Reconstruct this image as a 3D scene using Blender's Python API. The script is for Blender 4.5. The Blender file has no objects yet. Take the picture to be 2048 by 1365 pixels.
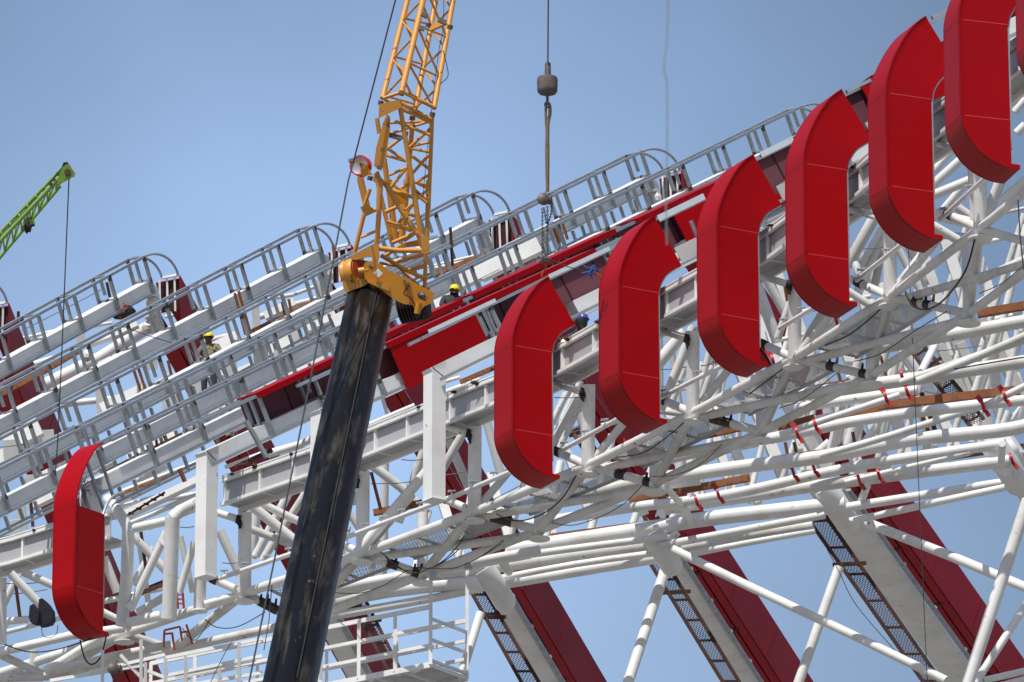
import bpy, math, random
from mathutils import Vector, Matrix
random.seed(7)
R_ = math.radians
S = bpy.context.scene
COL = S.collection

# ------------------------------------------------------------------ camera
CAM_E = R_(18.5)
CAM_H = 1.7
FPX = 15000.0                      # focal length in photograph pixels
cd = bpy.data.cameras.new('camera'); cam = bpy.data.objects.new('camera', cd); COL.objects.link(cam)
cam.location = (0, 0, CAM_H); cam.rotation_euler = (R_(90) + CAM_E, 0, 0)
cd.sensor_width = 36; cd.sensor_fit = 'HORIZONTAL'; cd.lens = FPX / 2048 * 36
cd.clip_start = 1; cd.clip_end = 20000
cd.dof.use_dof = True; cd.dof.focus_distance = 150; cd.dof.aperture_fstop = 9
S.camera = cam
# ------------------------------------------------------------------ sky and sun
SUN_EL, SUN_AZ = 58, 206           # azimuth: 180 = straight behind the camera, more = to the left
w = bpy.data.worlds.new('World'); S.world = w; w.use_nodes = True
nt = w.node_tree; bg = nt.nodes['Background']
sk = nt.nodes.new('ShaderNodeTexSky'); sk.sky_type = 'NISHITA'; sk.sun_disc = False
sk.sun_elevation = R_(SUN_EL); sk.sun_rotation = R_(SUN_AZ)
sk.altitude = 0; sk.air_density = 1.35; sk.dust_density = 1.0; sk.ozone_density = 3.5
# a faint high veil of cloud, times a painted vignette centred on the view
tc = nt.nodes.new('ShaderNodeTexCoord'); vn = nt.nodes.new('ShaderNodeTexNoise'); vn.inputs['Scale'].default_value = 16; vn.inputs['Detail'].default_value = 4
vr = nt.nodes.new('ShaderNodeMapRange'); vr.inputs['From Min'].default_value = .35; vr.inputs['From Max'].default_value = .75; vr.inputs['To Min'].default_value = .93; vr.inputs['To Max'].default_value = 1.1
nrm = nt.nodes.new('ShaderNodeVectorMath'); nrm.operation = 'NORMALIZE'; nt.links.new(tc.outputs['Generated'], nrm.inputs[0])
dst = nt.nodes.new('ShaderNodeVectorMath'); dst.operation = 'DISTANCE'; vig_dir = Vector((-.022, math.cos(R_(18.2)), math.sin(R_(18.2)))).normalized(); dst.inputs[1].default_value = tuple(vig_dir)
nt.links.new(nrm.outputs[0], dst.inputs[0])
hr = nt.nodes.new('ShaderNodeMapRange'); hr.interpolation_type = 'SMOOTHSTEP'; hr.inputs['From Min'].default_value = .0; hr.inputs['From Max'].default_value = .115; hr.inputs['To Min'].default_value = 1.30; hr.inputs['To Max'].default_value = .66
nt.links.new(dst.outputs['Value'], hr.inputs['Value'])
mu = nt.nodes.new('ShaderNodeMath'); mu.operation = 'MULTIPLY'; nt.links.new(hr.outputs[0], mu.inputs[0]); nt.links.new(vr.outputs[0], mu.inputs[1])
tint = nt.nodes.new('ShaderNodeVectorMath'); tint.operation = 'MULTIPLY'; tint.inputs[1].default_value = (1.05, .965, .965)
vm = nt.nodes.new('ShaderNodeVectorMath'); vm.operation = 'SCALE'
nt.links.new(tc.outputs['Generated'], vn.inputs['Vector']); nt.links.new(vn.outputs['Fac'], vr.inputs['Value']); nt.links.new(sk.outputs[0], tint.inputs[0]); nt.links.new(tint.outputs[0], vm.inputs[0]); nt.links.new(mu.outputs[0], vm.inputs['Scale'])
nt.links.new(vm.outputs[0], bg.inputs[0]); bg.inputs[1].default_value = 0.15
ld = bpy.data.lights.new('sun', 'SUN'); sun = bpy.data.objects.new('sun', ld); COL.objects.link(sun)
ld.energy = 4.4; ld.angle = R_(0.53); ld.color = (1.0, 0.96, 0.9)
sdir = Vector((math.sin(R_(SUN_AZ)) * math.cos(R_(SUN_EL)), math.cos(R_(SUN_AZ)) * math.cos(R_(SUN_EL)), math.sin(R_(SUN_EL))))
sun.rotation_euler = sdir.to_track_quat('Z', 'Y').to_euler(); sun.location = (0, 0, 120)
S.view_settings.view_transform = 'Standard'; S.view_settings.look = 'None'
S.view_settings.exposure = 0.0; S.view_settings.gamma = 1.0
S.render.resolution_x = 1024; S.render.resolution_y = 682

FWD = Vector((0, math.cos(CAM_E), math.sin(CAM_E))); UPV = Vector((0, -math.sin(CAM_E), math.cos(CAM_E))); RT = Vector((1, 0, 0))
CAMP = Vector((0, 0, CAM_H)); UZ = Vector((0, 0, 1))
def P(x, y, D):
    return CAMP + D * (FWD + ((x - 1024) / FPX) * RT - ((y - 682.5) / FPX) * UPV)
def proj(p):
    q = p - CAMP; D = q.dot(FWD)
    return (1024 + FPX * q.dot(RT) / D, 682.5 - FPX * q.dot(UPV) / D, D)
CROP = {'A': (0, 300, 3.25), 'B': (480, 0, 3.25), 'C': (500, 360, 3.25), 'D': (980, 80, 3.25), 'E': (980, 400, 3.25),
        'F': (1500, 0, 3.25), 'G': (1500, 400, 3.25), 'H': (0, 600, 3.4115), 'I': (0, 960, 3.371), 'J': (480, 700, 3.4115),
        'K': (480, 960, 3.371), 'L': (960, 800, 3.33), 'M': (960, 960, 3.37), 'N': (1500, 700, 3.4124), 'O': (1500, 960, 3.3704),
        'a': (0, 500, 5.689), 'b': (0, 700, 5.689), 'c': (340, 430, 5.689), 'd': (340, 640, 5.689), 'e': (0, 880, 5.689),
        'g': (340, 820, 5.689), 'h': (840, 360, 5.689), 'i': (1160, 220, 5.689), 'j': (760, 540, 5.689), 'k': (1480, 160, 5.689),
        'l': (1080, 620, 5.689), 'm': (1560, 420, 5.689), 'n': (1760, 640, 7.111), 'p': (0, 0, 1.0)}
def q(c, x, y):
    o = CROP[c]; return (o[0] + x / o[2], o[1] + y / o[2])
def Q(c, x, y, D):
    return P(*q(c, x, y), D)
def lerp(a, b, t): return a + (b - a) * t
RING = [(-400, 167), (-20, 162.5), (213, 160.6), (397, 158.3), (630, 155.7), (850, 153), (1060, 150), (1270, 146), (1470, 142.3), (1640, 138.5), (1805, 134), (1950, 129.6), (2080, 125.5), (2300, 120)]
def Dr(x):
    for (x0, d0), (x1, d1) in zip(RING, RING[1:]):
        if x <= x1: return lerp(d0, d1, (x - x0) / (x1 - x0))
    return RING[-1][1]

# ------------------------------------------------------------------ materials
def mat(name, base, rough=0.5, metal=0.0, second=None, amount=0.3, scale=3.0, third=None, thr3=0.72, scale3=12.0, coat=0.0, stretch=None, bump=0.0, detail=6, spec=0.5):
    m = bpy.data.materials.new(name); m.use_nodes = True
    n = m.node_tree.nodes; l = m.node_tree.links; b = n['Principled BSDF']
    b.inputs['Roughness'].default_value = rough; b.inputs['Metallic'].default_value = metal
    b.inputs['Coat Weight'].default_value = coat; b.inputs['Coat Roughness'].default_value = 0.12
    b.inputs['Specular IOR Level'].default_value = spec
    geo = n.new('ShaderNodeTexCoord'); vec = geo.outputs['Object']
    if stretch:
        mp = n.new('ShaderNodeMapping'); mp.inputs['Scale'].default_value = stretch; l.new(vec, mp.inputs[0]); vec = mp.outputs[0]
    else:
        g2 = n.new('ShaderNodeNewGeometry'); vec = g2.outputs['Position']
    col = None
    rgb = n.new('ShaderNodeRGB'); rgb.outputs[0].default_value = (*base, 1); col = rgb.outputs[0]
    if second:
        no = n.new('ShaderNodeTexNoise'); no.inputs['Scale'].default_value = scale; no.inputs['Detail'].default_value = detail; no.inputs['Roughness'].default_value = 0.65
        l.new(vec, no.inputs['Vector'])
        mr = n.new('ShaderNodeMapRange'); mr.inputs['From Min'].default_value = 0.42; mr.inputs['From Max'].default_value = 0.72
        mr.inputs['To Max'].default_value = amount; l.new(no.outputs['Fac'], mr.inputs['Value'])
        mx = n.new('ShaderNodeMix'); mx.data_type = 'RGBA'; l.new(mr.outputs[0], mx.inputs[0]); l.new(col, mx.inputs[6]); mx.inputs[7].default_value = (*second, 1)
        col = mx.outputs[2]
        ra = n.new('ShaderNodeMapRange'); ra.inputs['To Min'].default_value = max(rough - 0.08, 0.05); ra.inputs['To Max'].default_value = min(rough + 0.15, 1)
        l.new(no.outputs['Fac'], ra.inputs['Value']); l.new(ra.outputs[0], b.inputs['Roughness'])
        if bump:
            bu = n.new('ShaderNodeBump'); bu.inputs['Strength'].default_value = bump; bu.inputs['Distance'].default_value = 0.02
            l.new(no.outputs['Fac'], bu.inputs['Height']); l.new(bu.outputs[0], b.inputs['Normal'])
    if third:
        n3 = n.new('ShaderNodeTexNoise'); n3.inputs['Scale'].default_value = scale3; n3.inputs['Detail'].default_value = 5; n3.inputs['Roughness'].default_value = 0.7
        l.new(vec, n3.inputs['Vector'])
        m3 = n.new('ShaderNodeMapRange'); m3.inputs['From Min'].default_value = thr3 - 0.03; m3.inputs['From Max'].default_value = thr3 + 0.03; l.new(n3.outputs['Fac'], m3.inputs['Value'])
        mx3 = n.new('ShaderNodeMix'); mx3.data_type = 'RGBA'; l.new(m3.outputs[0], mx3.inputs[0]); l.new(col, mx3.inputs[6]); mx3.inputs[7].default_value = (*third, 1)
        col = mx3.outputs[2]
    l.new(col, b.inputs['Base Color'])
    return m
M = {}
M['red'] = mat('red_paint', (0.365, 0.0005, 0.003), 0.36, 0, (0.28, 0.0005, 0.003), 0.6, 0.55, third=(0.46, 0.06, 0.06), thr3=0.755, scale3=6, spec=0.17)
M['seam_glint'] = mat('red_joint_glint', (0.55, 0.04, 0.04), 0.45)  # panel joints paler than the red: edge glint put into the colour
M['red_dull'] = mat('dull_red_panel', (0.34, 0.004, 0.016), 0.45, 0, (0.20, 0.004, 0.012), 0.6, 0.6, spec=.35)
M['panel_back'] = mat('maroon_grey_panel_back', (0.15, 0.045, 0.06), 0.6, 0, (0.10, 0.04, 0.05), 0.6, 1.5)  # inner panel faces in a darker greyish maroon
M['joint_and_shade'] = mat('dark_joint_and_shade', (0.05, 0.005, 0.006), 0.7)  # joint colour, also the painted shade of the leg openings
M['white'] = mat('white_paint', (0.82, 0.82, 0.80), 0.42, 0, (0.58, 0.565, 0.53), 0.6, 1.1, third=(0.20, 0.18, 0.15), thr3=0.69, scale3=4.5)
M['tube'] = mat('white_tube_paint', (0.82, 0.82, 0.80), 0.40, 0, (0.50, 0.475, 0.42), 0.6, 1.0, third=(0.18, 0.15, 0.12), thr3=0.685, scale3=4.5)
M['tube2'] = mat('white_tube_paint_soiled', (0.72, 0.715, 0.69), 0.48, 0, (0.38, 0.345, 0.27), 0.75, 0.8, third=(0.15, 0.12, 0.10), thr3=0.675, scale3=5)
M['grey'] = mat('grey_web_plate', (0.42, 0.42, 0.435), 0.4, 0, (0.36, 0.36, 0.38), 0.5, 1.2, third=(0.25, 0.23, 0.22), thr3=0.74, scale3=6)
M['galv'] = mat('galvanised_steel', (0.44, 0.48, 0.52), 0.42, 0.45, (0.30, 0.34, 0.38), 0.7, 4.0, third=(0.12, 0.12, 0.12), thr3=0.74, scale3=6)
M['galv2'] = mat('galvanised_post', (0.38, 0.41, 0.43), 0.46, 0.4, (0.22, 0.24, 0.25), 0.8, 3.0, third=(0.07, 0.07, 0.07), thr3=0.70, scale3=5)
M['weld'] = mat('burnt_weld', (0.045, 0.042, 0.04), 0.8, 0, (0.12, 0.07, 0.04), 0.6, 6)
M['soot'] = mat('soot_black', (0.018, 0.017, 0.017), 0.85, 0, (0.09, 0.05, 0.03), 0.5, 7)
M['rust'] = mat('rusted_steel', (0.26, 0.095, 0.03), 0.75, 0, (0.12, 0.035, 0.015), 0.8, 2.5, third=(0.05, 0.02, 0.012), thr3=0.66, scale3=4)
M['rust_dark'] = mat('dark_rusted_steel', (0.075, 0.028, 0.017), 0.8, 0, (0.03, 0.015, 0.012), 0.8, 3)
M['yellow'] = mat('crane_yellow', (0.66, 0.29, 0.035), 0.42, 0, (0.52, 0.27, 0.09), 0.7, 3.0, third=(0.07, 0.035, 0.02), thr3=0.64, scale3=7)
M['yellow_clean'] = mat('crane_yellow_plate', (0.64, 0.25, 0.015), 0.38, 0, (0.62, 0.30, 0.05), 0.5, 2.0, third=(0.2, 0.08, 0.02), thr3=0.74, scale3=6)
M['boom'] = mat('black_boom_paint', (0.016, 0.016, 0.018), 0.27, 0, (0.16, 0.145, 0.125), 0.75, 1.0, third=(0.25, 0.19, 0.12), thr3=0.735, scale3=1.0, stretch=(3.2, 3.2, 0.3), bump=0.2)
M['black'] = mat('black_rubber', (0.012, 0.012, 0.012), 0.5)
M['iron'] = mat('greasy_iron', (0.11, 0.095, 0.085), 0.55, 0.3, (0.22, 0.17, 0.13), 0.7, 8)
M['sling'] = mat('canvas_sling', (0.30, 0.23, 0.14), 0.9, 0, (0.16, 0.12, 0.07), 0.7, 12)
M['green'] = mat('crane_green', (0.21, 0.38, 0.05), 0.4, 0, (0.20, 0.38, 0.06), 0.6, 2.0, third=(0.05, 0.08, 0.02), thr3=0.70, scale3=5)
M['ground'] = mat('site_ground', (0.18, 0.175, 0.165), 0.95, 0, (0.20, 0.18, 0.15), 0.7, 0.05)
M['rope'] = mat('steel_rope', (0.06, 0.06, 0.065), 0.5, 0.4)
M['wire'] = mat('thin_wire', (0.10, 0.11, 0.13), 0.5, 0.3)
M['skin'] = mat('skin', (0.14, 0.06, 0.035), 0.6)
M['cloth'] = mat('dark_workwear', (0.03, 0.035, 0.05), 0.9, 0, (0.07, 0.07, 0.08), 0.6, 9)
M['camo'] = mat('patterned_workwear', (0.26, 0.24, 0.19), 0.9, 0, (0.03, 0.035, 0.02), 1.0, 14)
M['hat_y'] = mat('yellow_helmet', (0.85, 0.70, 0.04), 0.3)
M['hat_b'] = mat('blue_helmet', (0.07, 0.08, 0.32), 0.25)
M['glove'] = mat('yellow_glove', (0.80, 0.62, 0.05), 0.7)
M['orange'] = mat('orange_red_paint', (0.48, 0.07, 0.018), 0.5, 0, (0.3, 0.05, 0.02), 0.6, 6)
M['blue'] = mat('blue_strap', (0.02, 0.07, 0.25), 0.6)
M['clamp'] = mat('red_clamp_paint', (0.50, 0.015, 0.025), 0.45, 0, (0.3, 0.01, 0.02), 0.5, 6)
M['steel'] = mat('bright_steel', (0.5, 0.5, 0.5), 0.35, 0.8)
M['mesh'] = mat('galvanised_mesh', (0.62, 0.63, 0.62), 0.5, 0.2, (0.4, 0.4, 0.4), 0.6, 3)
M['paper'] = mat('white_sticker', (0.75, 0.75, 0.78), 0.5, 0, (0.3, 0.3, 0.33), 0.6, 14)
ms = bpy.data.materials.new('welding_spark'); ms.use_nodes = True
e_ = ms.node_tree.nodes['Principled BSDF']; e_.inputs['Emission Color'].default_value = (1, 0.55, 0.25, 1); e_.inputs['Emission Strength'].default_value = 9; M['spark'] = ms

# ------------------------------------------------------------------ mesh builder
def frame(d, up=None):
    d = d.normalized()
    if up is None: up = UZ if abs(d.z) < 0.9 else Vector((1, 0, 0))
    s = d.cross(up)
    if s.length < 1e-5: s = d.cross(Vector((0, 1, 0)))
    s.normalize(); return s, s.cross(d).normalized()
class MB:
    def __init__(s): s.v = []; s.f = []; s.sm = []
    def quad(s, *pts):
        i = len(s.v); s.v += [Vector(p) for p in pts]; s.f.append(tuple(range(i, i + len(pts)))); s.sm.append(False); return s
    def bar(s, p0, p1, w, h, up=None, ax=None, taper=1.0):
        d = p1 - p0; a, b = ax if ax else frame(d, up)
        i = len(s.v)
        for p, k in ((p0, 1), (p1, taper)):
            for u, v in ((-1, -1), (1, -1), (1, 1), (-1, 1)): s.v.append(p + a * (u * w / 2 * k) + b * (v * h / 2 * k))
        for F in ((0, 3, 2, 1), (4, 5, 6, 7), (0, 1, 5, 4), (1, 2, 6, 5), (2, 3, 7, 6), (3, 0, 4, 7)):
            s.f.append(tuple(i + t for t in F)); s.sm.append(False)
        return s
    def tube(s, pts, r, n=14, caps=True):
        pts = [Vector(p) for p in pts]
        rs = r if isinstance(r, (list, tuple)) else [r] * len(pts)
        i0 = len(s.v); a = None
        for k, p in enumerate(pts):
            d = (pts[min(k + 1, len(pts) - 1)] - pts[max(k - 1, 0)]).normalized()
            if a is None: a, b = frame(d)
            else:
                a = (a - d * a.dot(d)).normalized(); b = a.cross(d).normalized()
            for j in range(n):
                t = 2 * math.pi * j / n; s.v.append(p + (a * math.cos(t) + b * math.sin(t)) * rs[k])
        for k in range(len(pts) - 1):
            for j in range(n):
                A = i0 + k * n + j; B = i0 + k * n + (j + 1) % n
                s.f.append((A, A + n, B + n, B)); s.sm.append(True)
        if caps:
            for k, o in ((0, 1), (len(pts) - 1, -1)):
                i = len(s.v); s.v += [s.v[i0 + k * n + j].copy() for j in range(n)]
                s.f.append(tuple(range(i, i + n))[::o]); s.sm.append(False)
        return s
    def prism(s, pts, vec, smooth=False):
        n = len(pts); i = len(s.v); s.v += [Vector(p) for p in pts] + [Vector(p) + vec for p in pts]
        s.f.append(tuple(range(i, i + n))); s.sm.append(False); s.f.append(tuple(range(i + 2 * n - 1, i + n - 1, -1))); s.sm.append(False)
        j0 = len(s.v); s.v += [v.copy() for v in s.v[i:i + 2 * n]]
        for k in range(n):
            s.f.append((j0 + k, j0 + (k + 1) % n, j0 + n + (k + 1) % n, j0 + n + k)); s.sm.append(smooth)
        return s
    def strip(s, line, vec, th, smooth=True):
        """a bent plate: polyline swept along vec with thickness vectors th (list)"""
        n = len(line); i = len(s.v)
        for p, t in zip(line, th): s.v += [p, p + vec, p + vec + t, p + t]
        for k in range(n - 1):
            for a, b in ((0, 1), (1, 2), (2, 3), (3, 0)):
                s.f.append((i + 4 * k + a, i + 4 * k + b, i + 4 * k + 4 + b, i + 4 * k + 4 + a)); s.sm.append(False)
        s.f.append((i, i + 3, i + 2, i + 1)); s.sm.append(False)
        e = i + 4 * (n - 1); s.f.append((e, e + 1, e + 2, e + 3)); s.sm.append(False)
        return s
    def lathe(s, c, ax, prof, n=24):
        a, b = frame(ax); ax = ax.normalized()
        def ring(r, h):
            i = len(s.v)
            for j in range(n):
                t = 2 * math.pi * j / n; s.v.append(c + ax * h + (a * math.cos(t) + b * math.sin(t)) * max(r, 1e-4))
            return i
        last = ring(*prof[0])
        for k in range(len(prof) - 1):
            if k > 0:
                v1 = (prof[k][0] - prof[k - 1][0], prof[k][1] - prof[k - 1][1]); v2 = (prof[k + 1][0] - prof[k][0], prof[k + 1][1] - prof[k][1])
                d_ = abs(math.atan2(v1[0] * v2[1] - v1[1] * v2[0], v1[0] * v2[0] + v1[1] * v2[1]))
                if d_ > .7: last = ring(*prof[k])
            nx = ring(*prof[k + 1])
            for j in range(n):
                s.f.append((last + j, last + (j + 1) % n, nx + (j + 1) % n, nx + j)); s.sm.append(True)
            last = nx
        return s
    def blob(s, c, rx, ry, rz, n=10, jit=0.0):
        i0 = len(s.v); m_ = n // 2 + 1
        for k in range(m_ + 1):
            ph = math.pi * k / m_
            for j in range(n):
                t = 2 * math.pi * j / n; f = 1 + random.uniform(-jit, jit)
                s.v.append(c + Vector((rx * math.sin(ph) * math.cos(t) * f, ry * math.sin(ph) * math.sin(t) * f, rz * math.cos(ph) * f)))
        for k in range(m_):
            for j in range(n):
                A = i0 + k * n + j; B = i0 + k * n + (j + 1) % n
                s.f.append((A, A + n, B + n, B)); s.sm.append(jit == 0)
        return s
    def build(s, name, m, parent=None, label=None):
        c = Vector((0, 0, 0))
        for v in s.v: c += v
        c /= max(len(s.v), 1)
        me = bpy.data.meshes.new(name); me.from_pydata([tuple(v - c) for v in s.v], [], s.f)
        for p, f in zip(me.polygons, s.sm): p.use_smooth = f
        me.materials.append(M[m] if isinstance(m, str) else m); me.update()
        o = bpy.data.objects.new(name, me); COL.objects.link(o)
        if parent is not None:
            o.parent = parent; o.location = c - wloc(parent)
        else: o.location = c
        if label: o['label'] = label
        return o
def wloc(o):
    v = Vector(o.location)
    while o.parent: o = o.parent; v += Vector(o.location)
    return v
def thing(name, label, cat, loc, group=None):
    o = bpy.data.objects.new(name, None); COL.objects.link(o); o.location = loc; o.empty_display_size = 0.3
    o['label'] = label; o['category'] = cat
    if group: o['group'] = group
    return o
def tag(o, label, cat, group=None):
    o['label'] = label; o['category'] = cat
    if group: o['group'] = group
    return o
def spline(pts, n=6):
    out = []
    for k in range(len(pts) - 1):
        p0 = pts[max(k - 1, 0)]; p1 = pts[k]; p2 = pts[k + 1]; p3 = pts[min(k + 2, len(pts) - 1)]
        for j in range(n):
            t = j / n
            out.append(0.5 * ((2 * p1) + (p2 - p0) * t + (2 * p0 - 5 * p1 + 4 * p2 - p3) * t * t + (3 * p1 - p0 - 3 * p2 + p3) * t * t * t))
    out.append(pts[-1]); return out

# ------------------------------------------------------------------ ground
# the boom: black paint with long grey scrapes running along its length
def boom_mat(axv, sv, fv):
    m = bpy.data.materials.new('black_boom_paint'); m.use_nodes = True; n = m.node_tree.nodes; l = m.node_tree.links; b = n['Principled BSDF']
    geo = n.new('ShaderNodeNewGeometry'); cb = n.new('ShaderNodeCombineXYZ')
    dots = []
    for k, (v, s_) in enumerate(((sv, 1), (fv, 1), (axv, 1))):
        dp = n.new('ShaderNodeVectorMath'); dp.operation = 'DOT_PRODUCT'; dp.inputs[1].default_value = tuple(v); l.new(geo.outputs['Position'], dp.inputs[0]); l.new(dp.outputs['Value'], cb.inputs[k])
    def noise(scale, sz, det, rough=.65):
        mp = n.new('ShaderNodeMapping'); mp.inputs['Scale'].default_value = (scale, scale, scale * sz); l.new(cb.outputs[0], mp.inputs[0])
        no = n.new('ShaderNodeTexNoise'); no.inputs['Scale'].default_value = 1; no.inputs['Detail'].default_value = det; no.inputs['Roughness'].default_value = rough; l.new(mp.outputs[0], no.inputs['Vector']); return no
    def ramp(src, a, b_, hi):
        r = n.new('ShaderNodeMapRange'); r.inputs['From Min'].default_value = a; r.inputs['From Max'].default_value = b_; r.inputs['To Max'].default_value = hi; l.new(src, r.inputs['Value']); return r.outputs[0]
    def mix(fac, c1, c2):
        mx = n.new('ShaderNodeMix'); mx.data_type = 'RGBA'; l.new(fac, mx.inputs[0])
        if isinstance(c1, tuple): mx.inputs[6].default_value = (*c1, 1)
        else: l.new(c1, mx.inputs[6])
        mx.inputs[7].default_value = (*c2, 1); return mx.outputs[2]
    b.inputs['Specular IOR Level'].default_value = .07
    c = mix(ramp(noise(5.0, .10, 6).outputs['Fac'], .50, .68, .8), (0.007, 0.007, 0.007), (0.062, 0.054, 0.043))
    c = mix(ramp(noise(7.0, .06, 4, .5).outputs['Fac'], .62, .70, .45), c, (0.12, 0.10, 0.075))
    c = mix(ramp(noise(4.0, .35, 7, .7).outputs['Fac'], .66, .69, .8), c, (0.16, 0.10, 0.06))
    l.new(c, b.inputs['Base Color']); l.new(ramp(noise(6.0, .2, 4).outputs['Fac'], .3, .7, 1), b.inputs['Roughness'])
    r = n.new('ShaderNodeMapRange'); r.inputs['To Min'].default_value = .22; r.inputs['To Max'].default_value = .55; l.new(noise(6.0, .2, 5).outputs['Fac'], r.inputs['Value']); l.new(r.outputs[0], b.inputs['Roughness'])
    bu = n.new('ShaderNodeBump'); bu.inputs['Strength'].default_value = .25; bu.inputs['Distance'].default_value = .01; l.new(noise(9.0, .3, 5).outputs['Fac'], bu.inputs['Height']); l.new(bu.outputs[0], b.inputs['Normal'])
    return m
g = MB().quad((-6000, -3000, 0), (6000, -3000, 0), (6000, 9000, 0), (-6000, 9000, 0)).build('ground', 'ground'); g['kind'] = 'structure'

# ------------------------------------------------------------------ fins
PITCH = R_(30)
def axes(phi, pitch=None):
    pitch = PITCH if pitch is None else pitch
    c, s = math.cos(phi), math.sin(phi); cp, sp = math.cos(pitch), math.sin(pitch)
    return Vector((c * cp, s * cp, sp)), Vector((s, -c, 0)), Vector((c * sp, s * sp, -cp)), Vector((c, s, 0))   # R, W, N, U
def uz(lst): return [((x - 1025) / 88.3, -(y - 690 - 14.9 * (x - 1025) / 88.3) / 94.8) for x, y in lst]
F_SP = uz([(1025, 690)])
F_ARC = uz([(1025, 690), (1026, 672), (1031, 650), (1039, 628), (1049, 607), (1061, 587), (1074, 570), (1086, 559), (1097, 552)])
F_IN = uz([(1151, 648), (1136, 656), (1123, 665), (1114, 677), (1108, 690), (1106, 706)])
F_LOW = uz([(1026, 857), (1029, 873), (1035, 889), (1044, 906), (1056, 922), (1070, 935), (1085, 945), (1102, 953), (1120, 957)])
F_LOW = [(u - F_LOW[0][0], z) for u, z in F_LOW]
WID = 0.90
def smooth2(l, n=3):
    v = spline([Vector((a, b, 0)) for a, b in l], n); return [(p.x, p.y) for p in v]
ARC = smooth2(F_ARC); LOW = smooth2(F_LOW); INN = smooth2(F_IN)
def fin(px, py, D, phid, T, label, partial=False):
    phi = R_(phid); R, W, N, U = axes(phi); o = P(px, py, D)
    pt = lambda u, z: o + U * u + UZ * z
    zl = F_LOW[0][1]; zb = F_LOW[-1][1]
    root = thing('red_fin', label, 'red fin', pt(0, zb), 'red curved fins along the roof edge')
    def normals(line):
        out = []
        for k in range(len(line)):
            a = line[max(k - 1, 0)]; b = line[min(k + 1, len(line) - 1)]
            du, dz = b[0] - a[0], b[1] - a[1]; L = math.hypot(du, dz)
            out.append((du / L, dz / L))
        return out
    g_ = 0.006
    # outer edge panels: arc, straight, lower curve
    segs = [ARC, [(0, 0), (0, zl / 3), (0, zl * 2 / 3), (0, zl)], LOW]
    for k, ln in enumerate(segs):
        ln = list(ln)
        ns = normals(ln); sgn = 1 if k == 0 else -1
        th = [(U * (nz) - UZ * (nu)) * sgn * 0.025 for nu, nz in ns]
        a0, a1 = (0.012 if k else 0.0), 0
        pts = [pt(u, z) for u, z in ln]
        if k > 0: pts[0] = pts[0] - UZ * 0.010
        o2 = MB().strip([p - W * T for p in pts], W * T, th).build('edge_panel', 'red', root)
        for pl in o2.data.polygons: pl.use_smooth = True
        md = o2.modifiers.new('split', 'EDGE_SPLIT'); md.split_angle = R_(40)
    # dark joints between edge panels
    for z in (0, zl):
        MB().bar(pt(0.012, z - 0.005) - W * T, pt(0.012, z - 0.005), 0.02, 0.02, up=UZ).build('panel_joint', 'joint_and_shade', root)
    # side panels, near and far
    up_poly = ARC + INN[:-1] + [(WID, 0.0)]
    mid_poly = [(0, 0), (WID, 0.0), (WID + 0.01, zl), (0, zl)]
    low_poly = [(0, zl), (WID + 0.01, zl), (WID + 0.02, zb + 0.05)] + [(min(u, WID + 0.02), z) for u, z in LOW[::-1][2:]]
    polys = [mid_poly, low_poly] if partial else [up_poly, mid_poly, low_poly]
    for side, off in ((0, -0.045), (1, -T + 0.02)):
        for k, pl in enumerate(polys):
            if partial and side == 1 and k == 0: pass
            pts = [pt(u, z) + W * off for u, z in pl]
            sp_ = MB().prism(pts, W * 0.025).build('side_panel', 'red', root)
            if side == 0 and k == 1 or (side == 0 and partial and k == 0): npan = sp_
    # folded lip along the outer curve (stands proud of the near side panel)
    lip = ([] if partial else ARC[::-1]) + [(0, zl * 0.5)] + LOW
    ns = normals(lip); inner = []
    m_ = MB(); i = 0
    ln3 = [pt(u, z) for u, z in lip]
    wd = [(U * (-nz) - UZ * (-nu)) * -0.085 if False else (U * (-nz) + UZ * nu) * 0.085 for nu, nz in ns]
    m_.strip([p - W * 0.022 for p in ln3], W * 0.007, wd)
    m_.build('edge_lip', 'red', root)
    # thin joints on the near side panel, their edge glint painted paler
    for z in ([] if partial else [0]) + [zl]:
        MB().bar(pt(0.0, z) - W * 0.0205, pt(WID, z) - W * 0.0205, 0.016, 0.005, ax=(UZ, W)).build('seam', 'seam_glint', npan)
    a = pt(*LOW[-1]); MB().bar(pt(WID - 0.05, zb + 0.03), a + UZ * 0.03, 0.03, 0.07, up=UZ).build('tail_lip', 'red', root)
    # galvanised inner edging, seen along the open side
    MB().bar(pt(WID + 0.02, -0.05) - W * 0.05, pt(WID + 0.03, zl * 1.3) - W * 0.05, 0.03, 0.05, up=W).build('inner_edge_trim', 'galv2', root)
    if not partial:
        pts = [pt(u + 0.012, z - 0.012) - W * 0.05 for u, z in INN]
        MB().tube(pts, 0.02, 6).build('inner_edge_trim', 'galv2', root)
    else:
        for u, z in ((0.55, 1.05), (0.85, 1.4)):
            MB().bar(pt(u - .1, z) - W * 0.12, pt(u + .45, z - 0.95) - W * 0.12, 0.055, 0.055).build('stud', 'galv2', root)
            MB().bar(pt(u - .1, z) - W * 0.5, pt(u + .45, z - 0.95) - W * 0.5, 0.055, 0.055).build('stud', 'galv2', root)
        for k in range(5):
            MB().tube(spline([pt(0.42 + .04 * k, 0.75 - .1 * k) - W * .1, pt(0.30 + .03 * k, 0.42) - W * .1, pt(0.24 + .04 * k, 0.02) - W * .12], 4), 0.008, 5).build('wire', 'black', root)
    return root
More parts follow.
